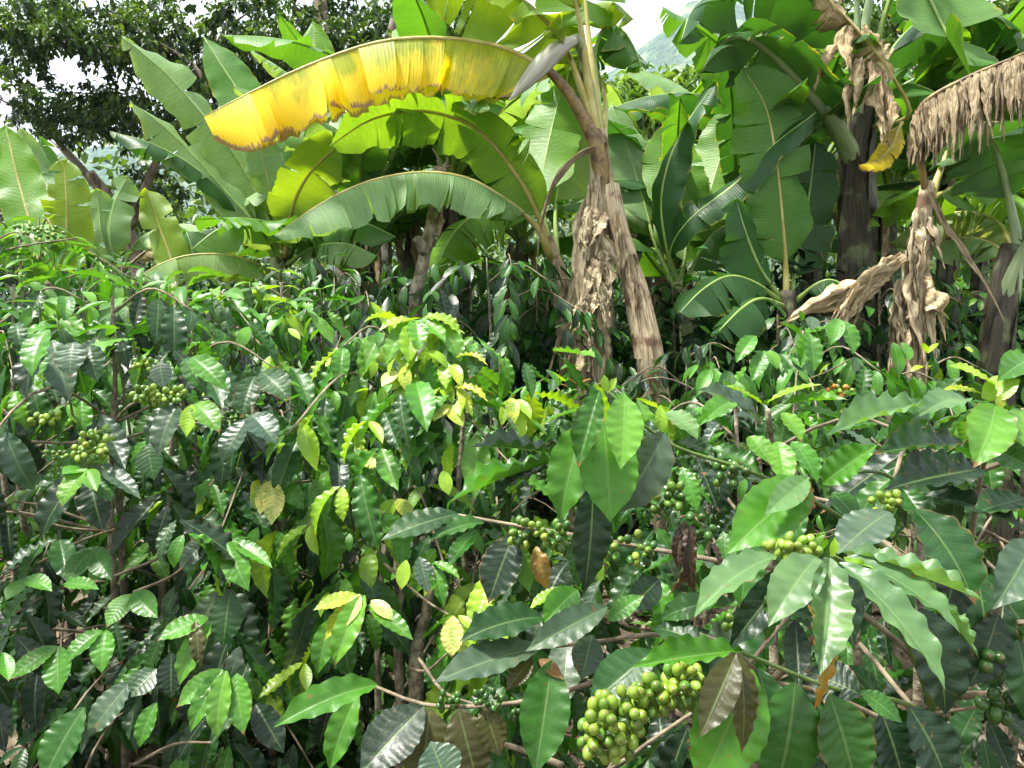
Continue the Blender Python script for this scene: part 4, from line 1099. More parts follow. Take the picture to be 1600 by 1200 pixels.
C_DARK = (0.007, 0.026, 0.010)
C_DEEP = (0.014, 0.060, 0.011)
C_MID = (0.024, 0.100, 0.010)
C_GRN = (0.050, 0.175, 0.012)
C_LITE = (0.082, 0.22, 0.018)
C_LIME = (0.21, 0.36, 0.020)
C_YEL = (0.38, 0.42, 0.045)
C_PALE = (0.50, 0.50, 0.16)
C_GREY_SHEEN = (0.045, 0.085, 0.050)  # sky sheen on dark leaves put into a greyer green
C_BRZ = (0.045, 0.045, 0.010)
C_BRN = (0.20, 0.095, 0.030)
C_ORG = (0.26, 0.13, 0.022)
C_MINT = (0.085, 0.175, 0.062)
C_WTH = (0.055, 0.028, 0.020)
CC = {'D': C_DARK, 'E': C_DEEP, 'M': C_MID, 'G': C_GRN, 'L': C_LITE, 'I': C_LIME, 'Y': C_YEL, 'P': C_PALE, 'R': C_GREY_SHEEN, 'B': C_BRZ, 'N': C_BRN, 'O': C_ORG, 'W': C_WTH, 'K': C_MINT}

LEAVES = []       # (plant, matrix columns, variant, colour, hero)
rl = random.Random(5)

def add_leaf(plant, base, T, N, length, color, var=None, width=1.0, hero=False, align=False):
    var = rl.randrange(len(VARS)) if var is None else var
    T = Vector(T).normalized()
    N = Vector(N)
    N = N - T * N.dot(T)
    if N.length < 1e-3:
        N = T.orthogonal()
    N.normalize()
    yt, zt = VARS[var][1]
    ch = math.hypot(yt, zt)
    if align:
        a = math.atan2(-zt, yt)
        Y = T * math.cos(a) + N * math.sin(a)
        Z = N * math.cos(a) - T * math.sin(a)
        length = length / ch
    else:
        Y, Z = T, N
    X = Y.cross(Z)
    LEAVES.append((plant, base, X * length * width, Y * length, Z * length, var, color, hero))

HERO_SCALE = {}
def hero(plant, bx, by, tx, ty, wpx, d0, d1=None, c='G', nh=(0, 0.5, 1), var=None):
    d1 = d0 if d1 is None else d1
    k = HERO_SCALE.get(plant.name, 1.0)
    tx, ty, wpx = bx + (tx - bx) * k, by + (ty - by) * k, wpx * (1 + (k - 1) * 1.3)
    b, t = P(bx, by, d0), P(tx, ty, d1)
    v = t - b
    L = v.length
    w = wpx * (d0 + d1) / 2 / FPX
    rr = random.Random(int(bx * 7 + by * 3 + tx))
    add_leaf(plant, b, v, camvec(nh) + rvec(rr) * 0.15, L, jit(CC[c], rr, 0.12), var, w / (L * RATIO), True, True)

def sprig(plant, tip, direction, n_pairs, length, colors, r, droop=0.5, young=None, spacing=0.055):
    """leaf pairs along the end of a branch; the branch arrives at tip pointing in direction"""
    d = Vector(direction).normalized()
    side = d.cross(Vector((0, 0, 1)))
    if side.length < 0.2:
        side = Vector((1, 0, 0))
    side.normalize()
    for k in range(n_pairs):
        p = tip - d * (spacing * k + r.uniform(0, 0.01))
        age = k / max(1, n_pairs - 1)
        for s in (-1, 1):
            if r.random() < 0.10:
                continue
            dr = droop * r.uniform(0.6, 1.5) * (0.65 + 0.5 * age)
            T = side * s * r.uniform(0.6, 1.0) + d * r.uniform(0.45, 1.0) * (1.3 - age) + Vector((0, 0, -dr)) + rvec(r) * 0.25
            N = Vector((0, 0, 1)) + rvec(r) * 0.35 + d * 0.25
            L = length * r.uniform(0.55, 1.2) * (0.7 if (k == 0 and young) else 1.0)
            c = young if (young and k == 0 and r.random() < 0.75) else colors[r.randrange(len(colors))]
            add_leaf(plant, p + side * s * 0.004, T, N, L, jit(c, r, 0.2), None, r.uniform(0.8, 1.02))

def branch(plant, pts, r0, r1, mat='twig', n=10, segs=6, name='branch'):
    return tube_obj(name, pts, [r0, (r0 + r1) / 2, r1], M[mat], plant, segs=segs, n=n, rough=0.12)

def coffee(label, px, d, top_y, R, n_br, colors, seed, young=C_LITE, stems=1, length=0.13, droop=0.7, low=0.25, bw=0.0045, face=0.0, show_br=12, lean=0.0, pairs=(2, 4), name='coffee_plant'):
    r = random.Random(seed)
    base = on_ground(px, d)
    p = thing(name, label, 'coffee plant', base, 'coffee plants')
    top = P(px + lean, top_y, d)
    H = top.z - base.z
    axes = []
    for s in range(stems):
        off = Vector((r.uniform(-0.22, 0.22), r.uniform(-0.1, 0.2), 0)) if s else Vector((0, 0, 0))
        b0 = base + off * 0.3 - Vector((0, 0, 0.05))
        t0 = Vector((top.x, top.y, top.z)) + off - Vector((0, 0, 0.12 * (s > 0) * r.random() + 0.04))
        pts = [b0, b0.lerp(t0, 0.35) + rvec(r) * 0.03, b0.lerp(t0, 0.7) + rvec(r) * 0.03, t0]
        tube_obj('stem', pts, [0.017, 0.013, 0.009, 0.004], M['bark'], p, segs=8, n=20, rough=0.18, seed=seed + s)
        axes.append(catmull(pts, 40))
    for k in range(n_br):
        ax = axes[k % stems]
        h = low + (1 - low) * ((k + r.random()) / n_br) ** 0.85
        h = min(h, 0.995)
        root = ax[int(h * 39)]
        az = k * 2.4 + r.uniform(-0.4, 0.4)
        o = Vector((math.cos(az), math.sin(az), 0))
        if face and o.y > 0 and r.random() < face:
            o.y = -o.y
        hh = (h - low) / (1 - low)
        ln = R * (0.25 + 0.95 * math.sin(math.pi * (0.16 + 0.74 * (1 - hh))) ** 0.8) * r.uniform(0.7, 1.1)
        if hh > 0.9:
            ln *= 0.6
        rise = 0.55 * hh + r.uniform(-0.1, 0.15)
        mid = root + o * ln * 0.5 + Vector((0, 0, ln * 0.5 * rise))
        tip = root + o * ln + Vector((0, 0, ln * (rise * 0.6 - 0.28)))
        if tip.z < ground_z(tip.x, tip.y) + 0.15:
            tip.z = ground_z(tip.x, tip.y) + 0.15
        if k % max(1, n_br // show_br) == 0:
            branch(p, [root, mid, tip], bw, bw * 0.5)
        d_end = (tip - mid).normalized()
        sprig(p, tip, d_end + Vector((0, 0, 0.15)), r.randint(*pairs), length, colors if hh > 0.45 else colors[:max(2, len(colors) - 1)], r, droop, young if hh > r.uniform(0.35, 0.75) else (colors[-1] if r.random() < 0.5 else None))  # paler leaves high, darker low: leaf age, plus the bush's shading put into colour
        if ln > 0.3:
            sprig(p, mid.lerp(tip, 0.45), d_end, 1, length, colors, r, droop * 1.2)
        if ln > 0.4 and r.random() < 0.6:
            sprig(p, mid + rvec(r) * 0.03, (mid - root), 1, length, colors, r, droop * 1.2)
    sprig(p, top, Vector((0.1, -0.2, 1)), 3, length * 0.95, [young, colors[-1]], r, 0.55, young)
    return p

BERRY_ME = None
def berry_mesh():
    me = bpy.data.meshes.new('coffee_berry')
    V = [(0, 0, -0.52)]; F = []
    ns, nr = 10, 6
    for i in range(1, nr + 1):
        th = math.pi * i / (nr + 1)
        for k in range(ns):
            a = 2 * math.pi * k / ns
            rr = 0.46 * math.sin(th)
            V.append((rr * math.cos(a), rr * math.sin(a), -0.52 * math.cos(th)))
    # small sunken navel at the free end
    last = 1 + (nr - 1) * ns
    b = len(V)
    for k in range(ns):
        a = 2 * math.pi * k / ns
        V.append((0.10 * math.cos(a), 0.10 * math.sin(a), 0.515))
    V.append((0, 0, 0.49))
    for k in range(ns):
        F.append((0, 1 + (k + 1) % ns, 1 + k))
    for i in range(nr):
        for k in range(ns):
            a, c = 1 + i * ns + k, 1 + i * ns + (k + 1) % ns
            F.append((a, c, c + ns, a + ns))
    for k in range(ns):
        F.append((b + k, b + (k + 1) % ns, len(V) - 1))
    me.from_pydata(V, [], F)
    me.polygons.foreach_set('use_smooth', [True] * len(me.polygons))
    me.materials.append(M['berry'])
    me.update()
    return me
BERRY_ME = berry_mesh()
BG1, BG2, BY1, BD1, BR1 = (0.08, 0.165, 0.018), (0.18, 0.275, 0.032), (0.34, 0.33, 0.03), (0.028, 0.085, 0.012), (0.40, 0.03, 0.02)

def berries(plant, x0, y0, x1, y1, d, n, dia, cols, seed, slope=0.0):
    """a bunch of berries filling a box of the photograph, packed round its twig"""
    r = random.Random(seed)
    cx, cy, hx, hy = (x0 + x1) / 2, (y0 + y1) / 2, (x1 - x0) / 2, (y1 - y0) / 2
    D = dia * d / FPX
    done = []
    tries = 0
    while len(done) < n and tries < n * 60:
        tries += 1
        a, b, c = r.uniform(-1, 1), r.uniform(-1, 1), r.uniform(-1, 0.7)
        if b * b + c * c > 1 or abs(a) ** 3 + (b * b + c * c) > 1.25:
            continue
        p = P(cx + a * hx, cy + b * hy + slope * a * hx, d + c * hy * d / FPX)
        if any((p - q).length < D * 0.74 for q in done):
            continue
        done.append(p)
        axis_p = P(cx + a * hx * 0.9, cy + slope * a * hx, d)
        out = (p - axis_p + rvec(r) * D * 0.6).normalized()
        o = bpy.data.objects.new('berry', BERRY_ME)
        col.objects.link(o)
        q = out.to_track_quat('Z', 'Y').to_matrix().to_4x4()
        s = D * r.uniform(0.9, 1.08)
        o.parent = plant
        o.matrix_basis = Matrix.Translation(p - ROOTLOC[plant.name]) @ q @ Matrix.Diagonal((s, s, s * r.uniform(1.05, 1.22), 1))
        o.color = jit(cols[r.randrange(len(cols))], r, 0.2)
    return done

# ---- left bushes
LEFT = [C_DARK, C_DARK, C_DEEP, C_DEEP, C_MID, C_GREY_SHEEN]
c1 = coffee('dark glossy coffee bush with green berry bunches on thin grey stems at the left front', 175, 2.05, 440, 0.62, 62, LEFT, 41, C_GRN, 3, 0.155, 0.95, 0.18, face=0.45)
c2 = coffee('dark coffee bush at the left edge behind the berry-bearing front bush', 20, 2.5, 425, 0.6, 46, LEFT + [C_MID], 42, C_LITE, 2, 0.15, 0.85, 0.2, face=0.3)
c3 = coffee('coffee bush with dense bright top leaves below the drooping yellow-tipped banana leaf', 290, 2.7, 425, 0.62, 52, [C_DEEP, C_MID, C_MID, C_GRN], 43, C_LITE, 2, 0.155, 0.75, 0.2, face=0.3)
c4 = coffee('sparse pale-twigged coffee bush under the lime banana leaves at the left', 60, 3.3, 325, 0.72, 66, [C_MID, C_GRN, C_GRN, C_LITE], 44, C_LIME, 2, 0.13, 0.55, 0.3, face=0.3)
c5 = coffee('light green coffee bush in front of the large left banana plant', 440, 2.9, 425, 0.55, 40, [C_MID, C_GRN, C_LITE, C_LIME], 45, C_LIME, 2, 0.13, 0.6, 0.25, face=0.3)
b1 = coffee('yellow-green coffee bush with lime crown in the middle, before the bare trunk', 625, 2.1, 500, 0.50, 58, [C_MID, C_GRN, C_LITE, C_GRN, C_LIME, C_DEEP], 46, C_LIME, 2, 0.15, 0.85, 0.2, face=0.45)
b2 = coffee('shaded coffee bush between the dark left bush and the yellow-green one', 430, 2.25, 600, 0.48, 48, [C_DARK, C_DEEP, C_MID, C_GRN], 47, C_GRN, 2, 0.15, 0.95, 0.15, face=0.4)
g1 = coffee('low coffee bush in the hollow right of the yellow-green crown', 780, 2.3, 615, 0.5, 48, [C_DEEP, C_MID, C_GRN, C_MID], 48, C_GRN, 2, 0.12, 0.75, 0.12, face=0.3)
f1 = coffee('young coffee plant with reddish tips at the foot of the ragged banana trunk', 905, 2.6, 574, 0.50, 48, [C_MID, C_GRN, C_DEEP], 49, C_GRN, 1, 0.12, 0.8, 0.2, face=0.3)
d1 = coffee('bright coffee bush at the foot of the straw-coloured banana trunk', 1255, 2.9, 500, 0.52, 52, [C_DEEP, C_MID, C_GRN, C_GRN], 50, C_GRN, 2, 0.155, 0.9, 0.2, face=0.4)
d2 = coffee('dark dense coffee bush right of the leaning cut stem', 1110, 3.5, 520, 0.5, 40, [C_DARK, C_DARK, C_DEEP], 51, C_DEEP, 2, 0.12, 0.7, 0.2, face=0.3)
d3 = coffee('coffee bush with lime tips between the two right banana trunks', 1450, 3.2, 550, 0.52, 44, [C_DEEP, C_MID, C_GRN], 52, C_LIME, 2, 0.13, 0.8, 0.2, face=0.3)
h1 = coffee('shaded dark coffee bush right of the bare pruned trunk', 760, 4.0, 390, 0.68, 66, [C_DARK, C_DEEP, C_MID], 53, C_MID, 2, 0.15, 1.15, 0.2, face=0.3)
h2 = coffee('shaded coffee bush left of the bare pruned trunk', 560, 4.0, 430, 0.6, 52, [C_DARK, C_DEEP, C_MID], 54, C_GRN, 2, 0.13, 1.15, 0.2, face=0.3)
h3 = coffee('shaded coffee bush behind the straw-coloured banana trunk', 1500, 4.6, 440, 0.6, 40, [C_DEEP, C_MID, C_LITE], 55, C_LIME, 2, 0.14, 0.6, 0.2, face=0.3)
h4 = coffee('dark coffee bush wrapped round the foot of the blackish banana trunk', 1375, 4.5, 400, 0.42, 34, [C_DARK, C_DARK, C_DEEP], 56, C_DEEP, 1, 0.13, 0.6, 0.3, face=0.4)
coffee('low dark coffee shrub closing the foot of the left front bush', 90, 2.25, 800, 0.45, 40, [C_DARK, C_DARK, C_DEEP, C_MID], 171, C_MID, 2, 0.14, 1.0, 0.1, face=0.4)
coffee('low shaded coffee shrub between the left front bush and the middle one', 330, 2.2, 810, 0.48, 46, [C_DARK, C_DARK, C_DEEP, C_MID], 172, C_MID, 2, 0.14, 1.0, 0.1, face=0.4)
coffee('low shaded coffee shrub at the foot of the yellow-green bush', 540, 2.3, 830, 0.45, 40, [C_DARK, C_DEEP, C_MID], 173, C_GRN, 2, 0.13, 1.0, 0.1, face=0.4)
SH = [C_DARK, C_DARK, C_DEEP, C_MID]  # dark greens put the shade under the bananas into the leaf colour
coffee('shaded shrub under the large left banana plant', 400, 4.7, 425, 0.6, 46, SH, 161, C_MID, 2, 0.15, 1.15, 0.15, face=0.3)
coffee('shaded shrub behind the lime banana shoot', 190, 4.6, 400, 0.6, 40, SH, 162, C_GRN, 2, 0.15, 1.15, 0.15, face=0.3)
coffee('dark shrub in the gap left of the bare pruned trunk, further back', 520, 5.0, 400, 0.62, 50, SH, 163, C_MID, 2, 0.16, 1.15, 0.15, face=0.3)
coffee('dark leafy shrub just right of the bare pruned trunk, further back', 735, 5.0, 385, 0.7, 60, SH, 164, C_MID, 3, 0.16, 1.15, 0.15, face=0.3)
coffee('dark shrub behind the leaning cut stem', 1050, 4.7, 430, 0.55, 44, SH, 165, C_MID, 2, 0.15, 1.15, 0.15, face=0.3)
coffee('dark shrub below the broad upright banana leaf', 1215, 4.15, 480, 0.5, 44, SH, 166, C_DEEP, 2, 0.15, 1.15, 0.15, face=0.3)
coffee('bright shrub behind the black-stained trunk at the right edge', 1590, 5.2, 400, 0.6, 44, [C_MID, C_GRN, C_LITE], 167, C_LIME, 2, 0.16, 0.6, 0.15, face=0.3)
# ---- right front bush: hand-laid leaves
a1 = coffee('large glossy coffee bush close to the viewer with fat green berry bunches', 1440, 1.35, 640, 0.5, 30, [C_DARK, C_DEEP, C_DEEP, C_MID], 57, C_MID, 2, 0.15, 0.8, 0.25, bw=0.006)
a2 = coffee('coffee bush behind the big front bush, wavy dark leaves at its right shoulder', 1150, 1.75, 612, 0.52, 52, [C_DARK, C_DEEP, C_MID, C_GREY_SHEEN], 58, C_GRN, 2, 0.15, 0.7, 0.2)
a3 = coffee('coffee bush at the right edge with lime young leaves on top', 1600, 1.7, 610, 0.5, 44, [C_DARK, C_DEEP, C_MID], 59, C_LITE, 2, 0.15, 0.7, 0.2)

FC = (0, 0.35, 1)
HERO_SCALE[a1.name] = 1.13
for q in [
    # hanging whorl left of the middle
    (975, 616, 970, 720, 54, .98, .93, 'L', (0.1, .4, 1), 0), (937, 610, 907, 718, 42, 1.0, .96, 'M', (-.5, .3, 1), 3), (912, 660, 879, 796, 60, 1.03, 1.0, 'G', (-.3, .4, 1), 1),
    (942, 660, 952, 798, 84, 1.02, .98, 'G', (.05, .4, 1), 0), (1038, 676, 970, 788, 66, 1.05, 1.02, 'R', (.5, .5, 1), 1), (926, 758, 914, 908, 56, 1.06, 1.02, 'D', (.3, .2, 1), 4),
    (912, 640, 856, 662, 22, 1.0, .95, 'L', (0, 1, -.2), 0), (946, 612, 944, 588, 12, .98, .98, 'I', FC, 0), (950, 612, 962, 592, 10, .98, .98, 'I', FC, 0),
    (872, 711, 751, 700, 46, 1.08, 1.0, 'D', (0, 1, .35), 3), (868, 722, 724, 776, 44, 1.08, .98, 'G', (0.2, 1, -.2), 3), (869, 733, 780, 777, 46, 1.1, 1.03, 'D', (0, 1, .5), 5),
    (716, 803, 609, 840, 46, 1.25, 1.2, 'E', (0, 1, .6), 0), (757, 817, 680, 842, 30, 1.25, 1.2, 'M', (0, 1, .5), 1),
    # pale whorl on the right
    (1214, 870, 1100, 953, 52, .80, .74, 'K', (-.4, 1, .5), 1), (1276, 871, 1209, 967, 62, .78, .72, 'K', (-.3, .7, .9), 1), (1296, 872, 1282, 1036, 62, .77, .69, 'K', (0, .7, .9), 3),
    (1311, 879, 1458, 1055, 58, .77, .69, 'K', (.2, .8, .8), 1), (1318, 871, 1396, 962, 40, .78, .74, 'I', (.1, .6, .8), 3), (1322, 871, 1480, 976, 60, .79, .73, 'K', (.4, .9, .6), 1),
    (1318, 864, 1515, 932, 46, .80, .75, 'K', (.3, 1, .3), 3), (1430, 903, 1518, 1014, 24, .77, .74, 'K', (.6, .6, .6), 3), (1300, 870, 1304, 843, 12, .77, .77, 'I', FC, 0),
    (1240, 885, 1150, 1000, 46, .84, .82, 'D', (-.3, .6, 1), 1), (1212, 900, 1198, 990, 26, .83, .82, 'M', FC, 2),
    (1428, 796, 1512, 928, 86, .95, .88, 'E', (.1, .6, .9), 1), (1436, 950, 1472, 1098, 82, .92, .90, 'D', (.2, .3, 1), 1), (1390, 800, 1318, 858, 66, .92, .88, 'R', (-.3, .9, .6), 0),
    # lower leaves
    (1161, 1017, 1006, 1040, 42, .82, .80, 'G', (0, 1, .6), 3), (1150, 1021, 1100, 1138, 48, .80, .76, 'B', (-.3, .4, 1), 0), (1156, 1024, 1158, 1160, 44, .80, .78, 'B', (.2, .2, 1), 4),
    (1174, 1045, 1098, 1215, 104, .84, .80, 'G', (.15, .4, 1), 0), (1242, 1066, 1212, 1225, 98, .86, .84, 'M', (0, .3, 1), 4), (1296, 1085, 1334, 1222, 86, .86, .84, 'M', (.2, .3, 1), 0),
    (1376, 1110, 1408, 1216, 74, .90, .88, 'D', (.2, .3, 1), 0), (1420, 1104, 1474, 1216, 74, .90, .88, 'D', (.2, .4, 1), 1), (1345, 1080, 1402, 1124, 34, .86, .84, 'M', (0, 1, .7), 0),
    (1345, 1085, 1268, 1052, 60, .88, .92, 'D', (0, .6, .8), 0), (1262, 945, 1271, 1090, 30, .80, .78, 'O', (.7, 0, 1), 2), (1020, 1018, 932, 1092, 64, .92, .90, 'E', (-.2, .6, 1), 0),
    # upper leaves of the front bush
    (1262, 749, 1150, 852, 78, .95, .88, 'G', (-.2, .6, .9), 0), (1262, 747, 1202, 798, 38, .93, .88, 'K', (-.1, .6, 1), 0), (1266, 752, 1240, 812, 20, .94, .92, 'N', (.9, .3, .5), 2),
    (1215, 690, 1226, 754, 36, .98, .94, 'L', (-.2, .6, 1), 1), (1237, 690, 1272, 747, 36, 1.0, .96, 'G', (.2, .7, 1), 1), (1285, 756, 1361, 702, 48, .96, .92, 'G', (-.2, .6, .8), 3),
    (1300, 770, 1335, 808, 36, .97, .95, 'M', (0, .6, 1), 1), (1446, 775, 1587, 826, 54, 1.0, .94, 'D', (.1, 1, .6), 1), (1532, 734, 1400, 762, 66, 1.02, .95, 'D', (0, 1, .6), 3),
    (1446, 632, 1310, 675, 46, 1.12, 1.04, 'K', (0, 1, .5), 3), (1506, 696, 1381, 708, 52, 1.1, 1.02, 'E', (0, 1, .6), 3), (1510, 625, 1444, 648, 44, 1.12, 1.06, 'K', (0, 1, .6), 1),
    (1452, 640, 1392, 690, 40, 1.14, 1.08, 'G', (0, .8, .5), 1), (1330, 690, 1300, 745, 36, 1.1, 1.05, 'E', (0, .6, 1), 1),
    (1191, 632, 1138, 606, 22, 1.15, 1.12, 'I', (0, 1, .4), 0), (1199, 629, 1275, 604, 26, 1.15, 1.12, 'I', (0, 1, .3), 0), (1225, 632, 1313, 625, 26, 1.15, 1.1, 'L', (0, 1, .6), 3),
    (1222, 645, 1248, 686, 30, 1.12, 1.08, 'L', (.1, .7, 1), 1), (1187, 662, 1100, 616, 40, 1.18, 1.12, 'R', (0, .9, .6), 1), (1240, 644, 1316, 660, 24, 1.15, 1.1, 'G', (0, 1, .5), 1),
    (1041, 644, 1084, 682, 38, 1.2, 1.15, 'K', (.1, 1, .8), 1), (1082, 640, 1132, 668, 34, 1.2, 1.15, 'G', (0, 1, .6), 1), (1170, 682, 1201, 722, 34, 1.12, 1.08, 'L', (0, .7, 1), 1),
    (1112, 700, 1180, 735, 40, 1.15, 1.1, 'M', (0, .9, .8), 3), (1060, 690, 1110, 712, 34, 1.2, 1.15, 'E', (0, 1, .7), 1), (1150, 625, 1100, 660, 34, 1.2, 1.15, 'G', (0, 1, .6), 1),
    # right-edge whorl
    (1556, 634, 1525, 720, 62, 1.0, .94, 'L', (-.2, .6, 1), 1), (1590, 638, 1612, 706, 60, 1.0, .95, 'L', (.2, .6, 1), 0), (1555, 603, 1490, 575, 30, 1.02, 1.0, 'I', (0, 1, .5), 0),
    (1534, 622, 1588, 596, 40, 1.02, 1.0, 'I', (0, .8, .8), 0), (1612, 562, 1564, 592, 44, 1.05, 1.0, 'G', (0, .8, .8), 1), (1534, 616, 1479, 610, 18, 1.02, 1.0, 'Y', (0, 1, .4), 0),
    (1560, 640, 1564, 618, 14, 1.0, 1.0, 'Y', FC, 0), (1540, 700, 1610, 735, 60, 1.0, .96, 'M', (0, .8, .8), 1), (1612, 846, 1558, 940, 58, .9, .85, 'R', (-.3, .5, 1), 1), (1600, 780, 1530, 800, 50, .98, .95, 'E', (0, 1, .6), 3),
    # low branch reaching to the left
    (848, 965, 733, 998, 54, 1.08, 1.02, 'E', (-.1, 1, .8), 1), (949, 948, 836, 1010, 44, 1.05, 1.0, 'R', (0, .8, 1), 0), (844, 1011, 696, 1061, 56, 1.05, .98, 'R', (-.1, 1, .7), 0),
    (862, 1032, 839, 1190, 68, 1.02, .96, 'M', (0, .6, 1), 0), (925, 992, 910, 1054, 44, 1.05, 1.02, 'R', (0, .4, 1), 0), (832, 1030, 796, 1074, 28, 1.03, 1.0, 'B', (-.3, .5, 1), 0), (842, 1030, 876, 1058, 18, 1.03, 1.0, 'N', (.3, .5, 1), 0),
    (804, 834, 768, 930, 58, 1.2, 1.17, 'D', (-.2, .4, 1), 0), (812, 850, 825, 917, 28, 1.2, 1.18, 'L', (0, 0, -1), 4), (838, 854, 853, 914, 26, 1.2, 1.18, 'O', (0, .1, 1), 2),
    (902, 921, 854, 970, 44, 1.12, 1.08, 'G', (-.2, .6, 1), 1), (880, 918, 833, 949, 22, 1.13, 1.1, 'I', (0, .9, .3), 0), (590, 1070, 446, 1129, 46, 1.2, 1.12, 'G', (0, 1, .8), 1),
    (662, 1104, 573, 1200, 74, 1.15, 1.08, 'D', (-.3, .5, 1), 0), (672, 1107, 660, 1215, 72, 1.15, 1.12, 'B', (0, .2, 1), 4), (716, 1107, 744, 1214, 62, 1.12, 1.1, 'B', (.1, .2, 1), 4), (756, 1104, 778, 1173, 40, 1.1, 1.08, 'B', (.2, .2, 1), 4),
    (700, 1225, 676, 1166, 62, 1.05, 1.08, 'R', (0, .7, 1), 0), (560, 1082, 520, 1190, 40, 1.22, 1.18, 'G', (-.3, .3, 1), 1), (950, 970, 1000, 935, 30, 1.1, 1.1, 'G', (0, .8, .6), 0), (1030, 905, 985, 950, 40, 1.2, 1.15, 'D', (0, .6, 1), 0),
    (1100, 1010, 1030, 985, 40, .95, 1.0, 'E', (0, .9, .8), 1), (1120, 940, 1040, 965, 36, .98, 1.0, 'M', (0, .9, .8), 1), (1500, 860, 1470, 960, 60, 1.0, .98, 'D', (0, .4, 1), 1), (1560, 960, 1520, 1060, 60, 1.0, .98, 'D', (0, .4, 1), 0), (1590, 1000, 1600, 1110, 60, 1.0, .98, 'E', (0, .4, 1), 1)]:
    hero(a1, *q)
# withered leaves hanging from the front bush
for k, q in enumerate([(1062, 820, 1045, 920, 22), (1085, 820, 1085, 915, 20), (1108, 845, 1118, 895, 14), (1072, 815, 1060, 880, 18)]):
    hero(a1, q[0], q[1], q[2], q[3], q[4], 1.1, 1.08, 'W', (0.6 * (-1) ** k, 0, 1), 6)
# twigs of the front bush
for pts, r0, mt in [
    ([(1500, 1110, 1.3), (1400, 1000, 1.2), (1250, 900, 1.15), (1140, 880, 1.12), (1020, 858, 1.18), (890, 835, 1.2), (790, 818, 1.25), (716, 805, 1.28)], .0055, 'twig'),
    ([(1440, 900, 1.3), (1300, 800, 1.18), (1180, 740, 1.1), (1060, 700, 1.08), (1000, 660, 1.03), (950, 612, .99)], .0045, 'green_twig'),
    ([(1300, 1200, 1.3), (1150, 1020, 1.1), (1030, 992, 1.05), (940, 1002, 1.05), (845, 1012, 1.05)], .0055, 'twig'),
    ([(1200, 1215, 1.3), (1010, 1058, 1.1), (890, 1080, 1.1), (790, 1100, 1.12), (670, 1102, 1.16), (575, 1068, 1.22)], .005, 'twig'),
    ([(1470, 1140, 1.25), (1420, 1010, 1.1), (1360, 910, .9), (1300, 868, .78)], .005, 'green_twig'),
    ([(1440, 1110, 1.2), (1400, 1095, 1.0), (1300, 1075, .88), (1160, 1020, .82)], .0045, 'green_twig'),
    ([(1465, 1120, 1.2), (1520, 1040, 1.05), (1560, 950, 1.0), (1600, 850, .95)], .007, 'twig'),
    ([(1465, 1120, 1.2), (1490, 1090, 1.15), (1560, 1085, 1.05), (1640, 1080, 1.0)], .008, 'twig'),
    ([(1210, 1060, 1.3), (1208, 980, 1.3), (1205, 900, 1.3), (1215, 800, 1.25), (1200, 640, 1.16)], .009, 'bark'),
    ([(1210, 1060, 1.25), (1290, 980, 1.2), (1350, 930, 1.15)], .007, 'twig'),
    ([(880, 1196, 1.1), (787, 1163, 1.12), (700, 1150, 1.2)], .005, 'twig'),
    ([(1440, 800, 1.25), (1380, 740, 1.1), (1262, 748, .96)], .004, 'green_twig'),
    ([(1510, 900, 1.25), (1530, 760, 1.1), (1560, 640, 1.0)], .005, 'twig'),
    ([(1340, 1215, 1.2), (1420, 1130, 1.15), (1520, 1105, 1.1), (1600, 1090, 1.1)], .004, 'twig')]:
    branch(a1, [P(*q) for q in pts], r0, r0 * 0.5, mt, n=24, segs=7)
GB = [BG1, BG1, BG2, BD1]
berries(a1, 793, 812, 893, 856, 1.17, 34, 13.5, GB, 1, 0.12)
berries(a1, 942, 832, 1024, 880, 1.13, 20, 14, GB, 2, 0.1)
berries(a1, 1110, 712, 1170, 768, 1.1, 16, 15, [BD1, BD1, BG1], 3)
berries(a1, 998, 755, 1072, 806, 1.1, 24, 15, [BG1, BD1], 4)
berries(a1, 1190, 838, 1282, 872, .84, 18, 16, [BG2], 5)
berries(a1, 908, 1082, 1010, 1186, .86, 66, 20, [BG2, BG2, BG1, BG2], 6, -0.25)
berries(a1, 985, 1042, 1092, 1118, .88, 56, 20, [BG1, BG2, BG2], 7, -0.35)
berries(a1, 1358, 768, 1408, 800, 1.0, 9, 14, [BG2, BG2], 8)
berries(a1, 1520, 1000, 1572, 1064, 1.0, 10, 22, [BD1], 9)
berries(a1, 1530, 1074, 1578, 1130, 1.0, 8, 22, [BD1, BD1], 10)
berries(a1, 684, 1082, 718, 1108, 1.13, 11, 11, [BD1, BG1], 11)
berries(a1, 742, 1076, 784, 1112, 1.1, 14, 11, [BD1], 12)
berries(a1, 786, 1104, 826, 1126, 1.1, 6, 10, [BD1], 13)
berries(a1, 1130, 956, 1164, 990, 1.05, 5, 15, [BG1], 14)
berries(a1, 1072, 800, 1120, 840, 1.15, 6, 16, [BD1], 15)
berries(c1, 204, 602, 290, 632, 1.55, 38, 10.5, [BG2, BG1], 16)
berries(c1, 114, 672, 168, 724, 1.5, 34, 11, [BG2, BG1, BG2], 17)
berries(c1, 38, 640, 92, 665, 1.6, 10, 10, [BG1, BG2], 18)
berries(c1, 336, 640, 392, 668, 1.7, 26, 8, [BG1, BD1], 19)
berries(c1, 208, 558, 246, 582, 1.65, 12, 9, [BG1, BG2], 20)
berries(c1, 150, 665, 185, 690, 1.6, 9, 9.5, [BG1, BG2], 21)
berries(c1, 66, 700, 110, 718, 1.6, 8, 8, [BG1, BG2], 24)
berries(c4, 20, 350, 100, 376, 2.7, 26, 7, [BG1, BG2], 22)
berries(d1, 1290, 596, 1332, 618, 2.45, 16, 8, [BR1, BG1, BG2, (0.45, 0.15, 0.02)], 23)
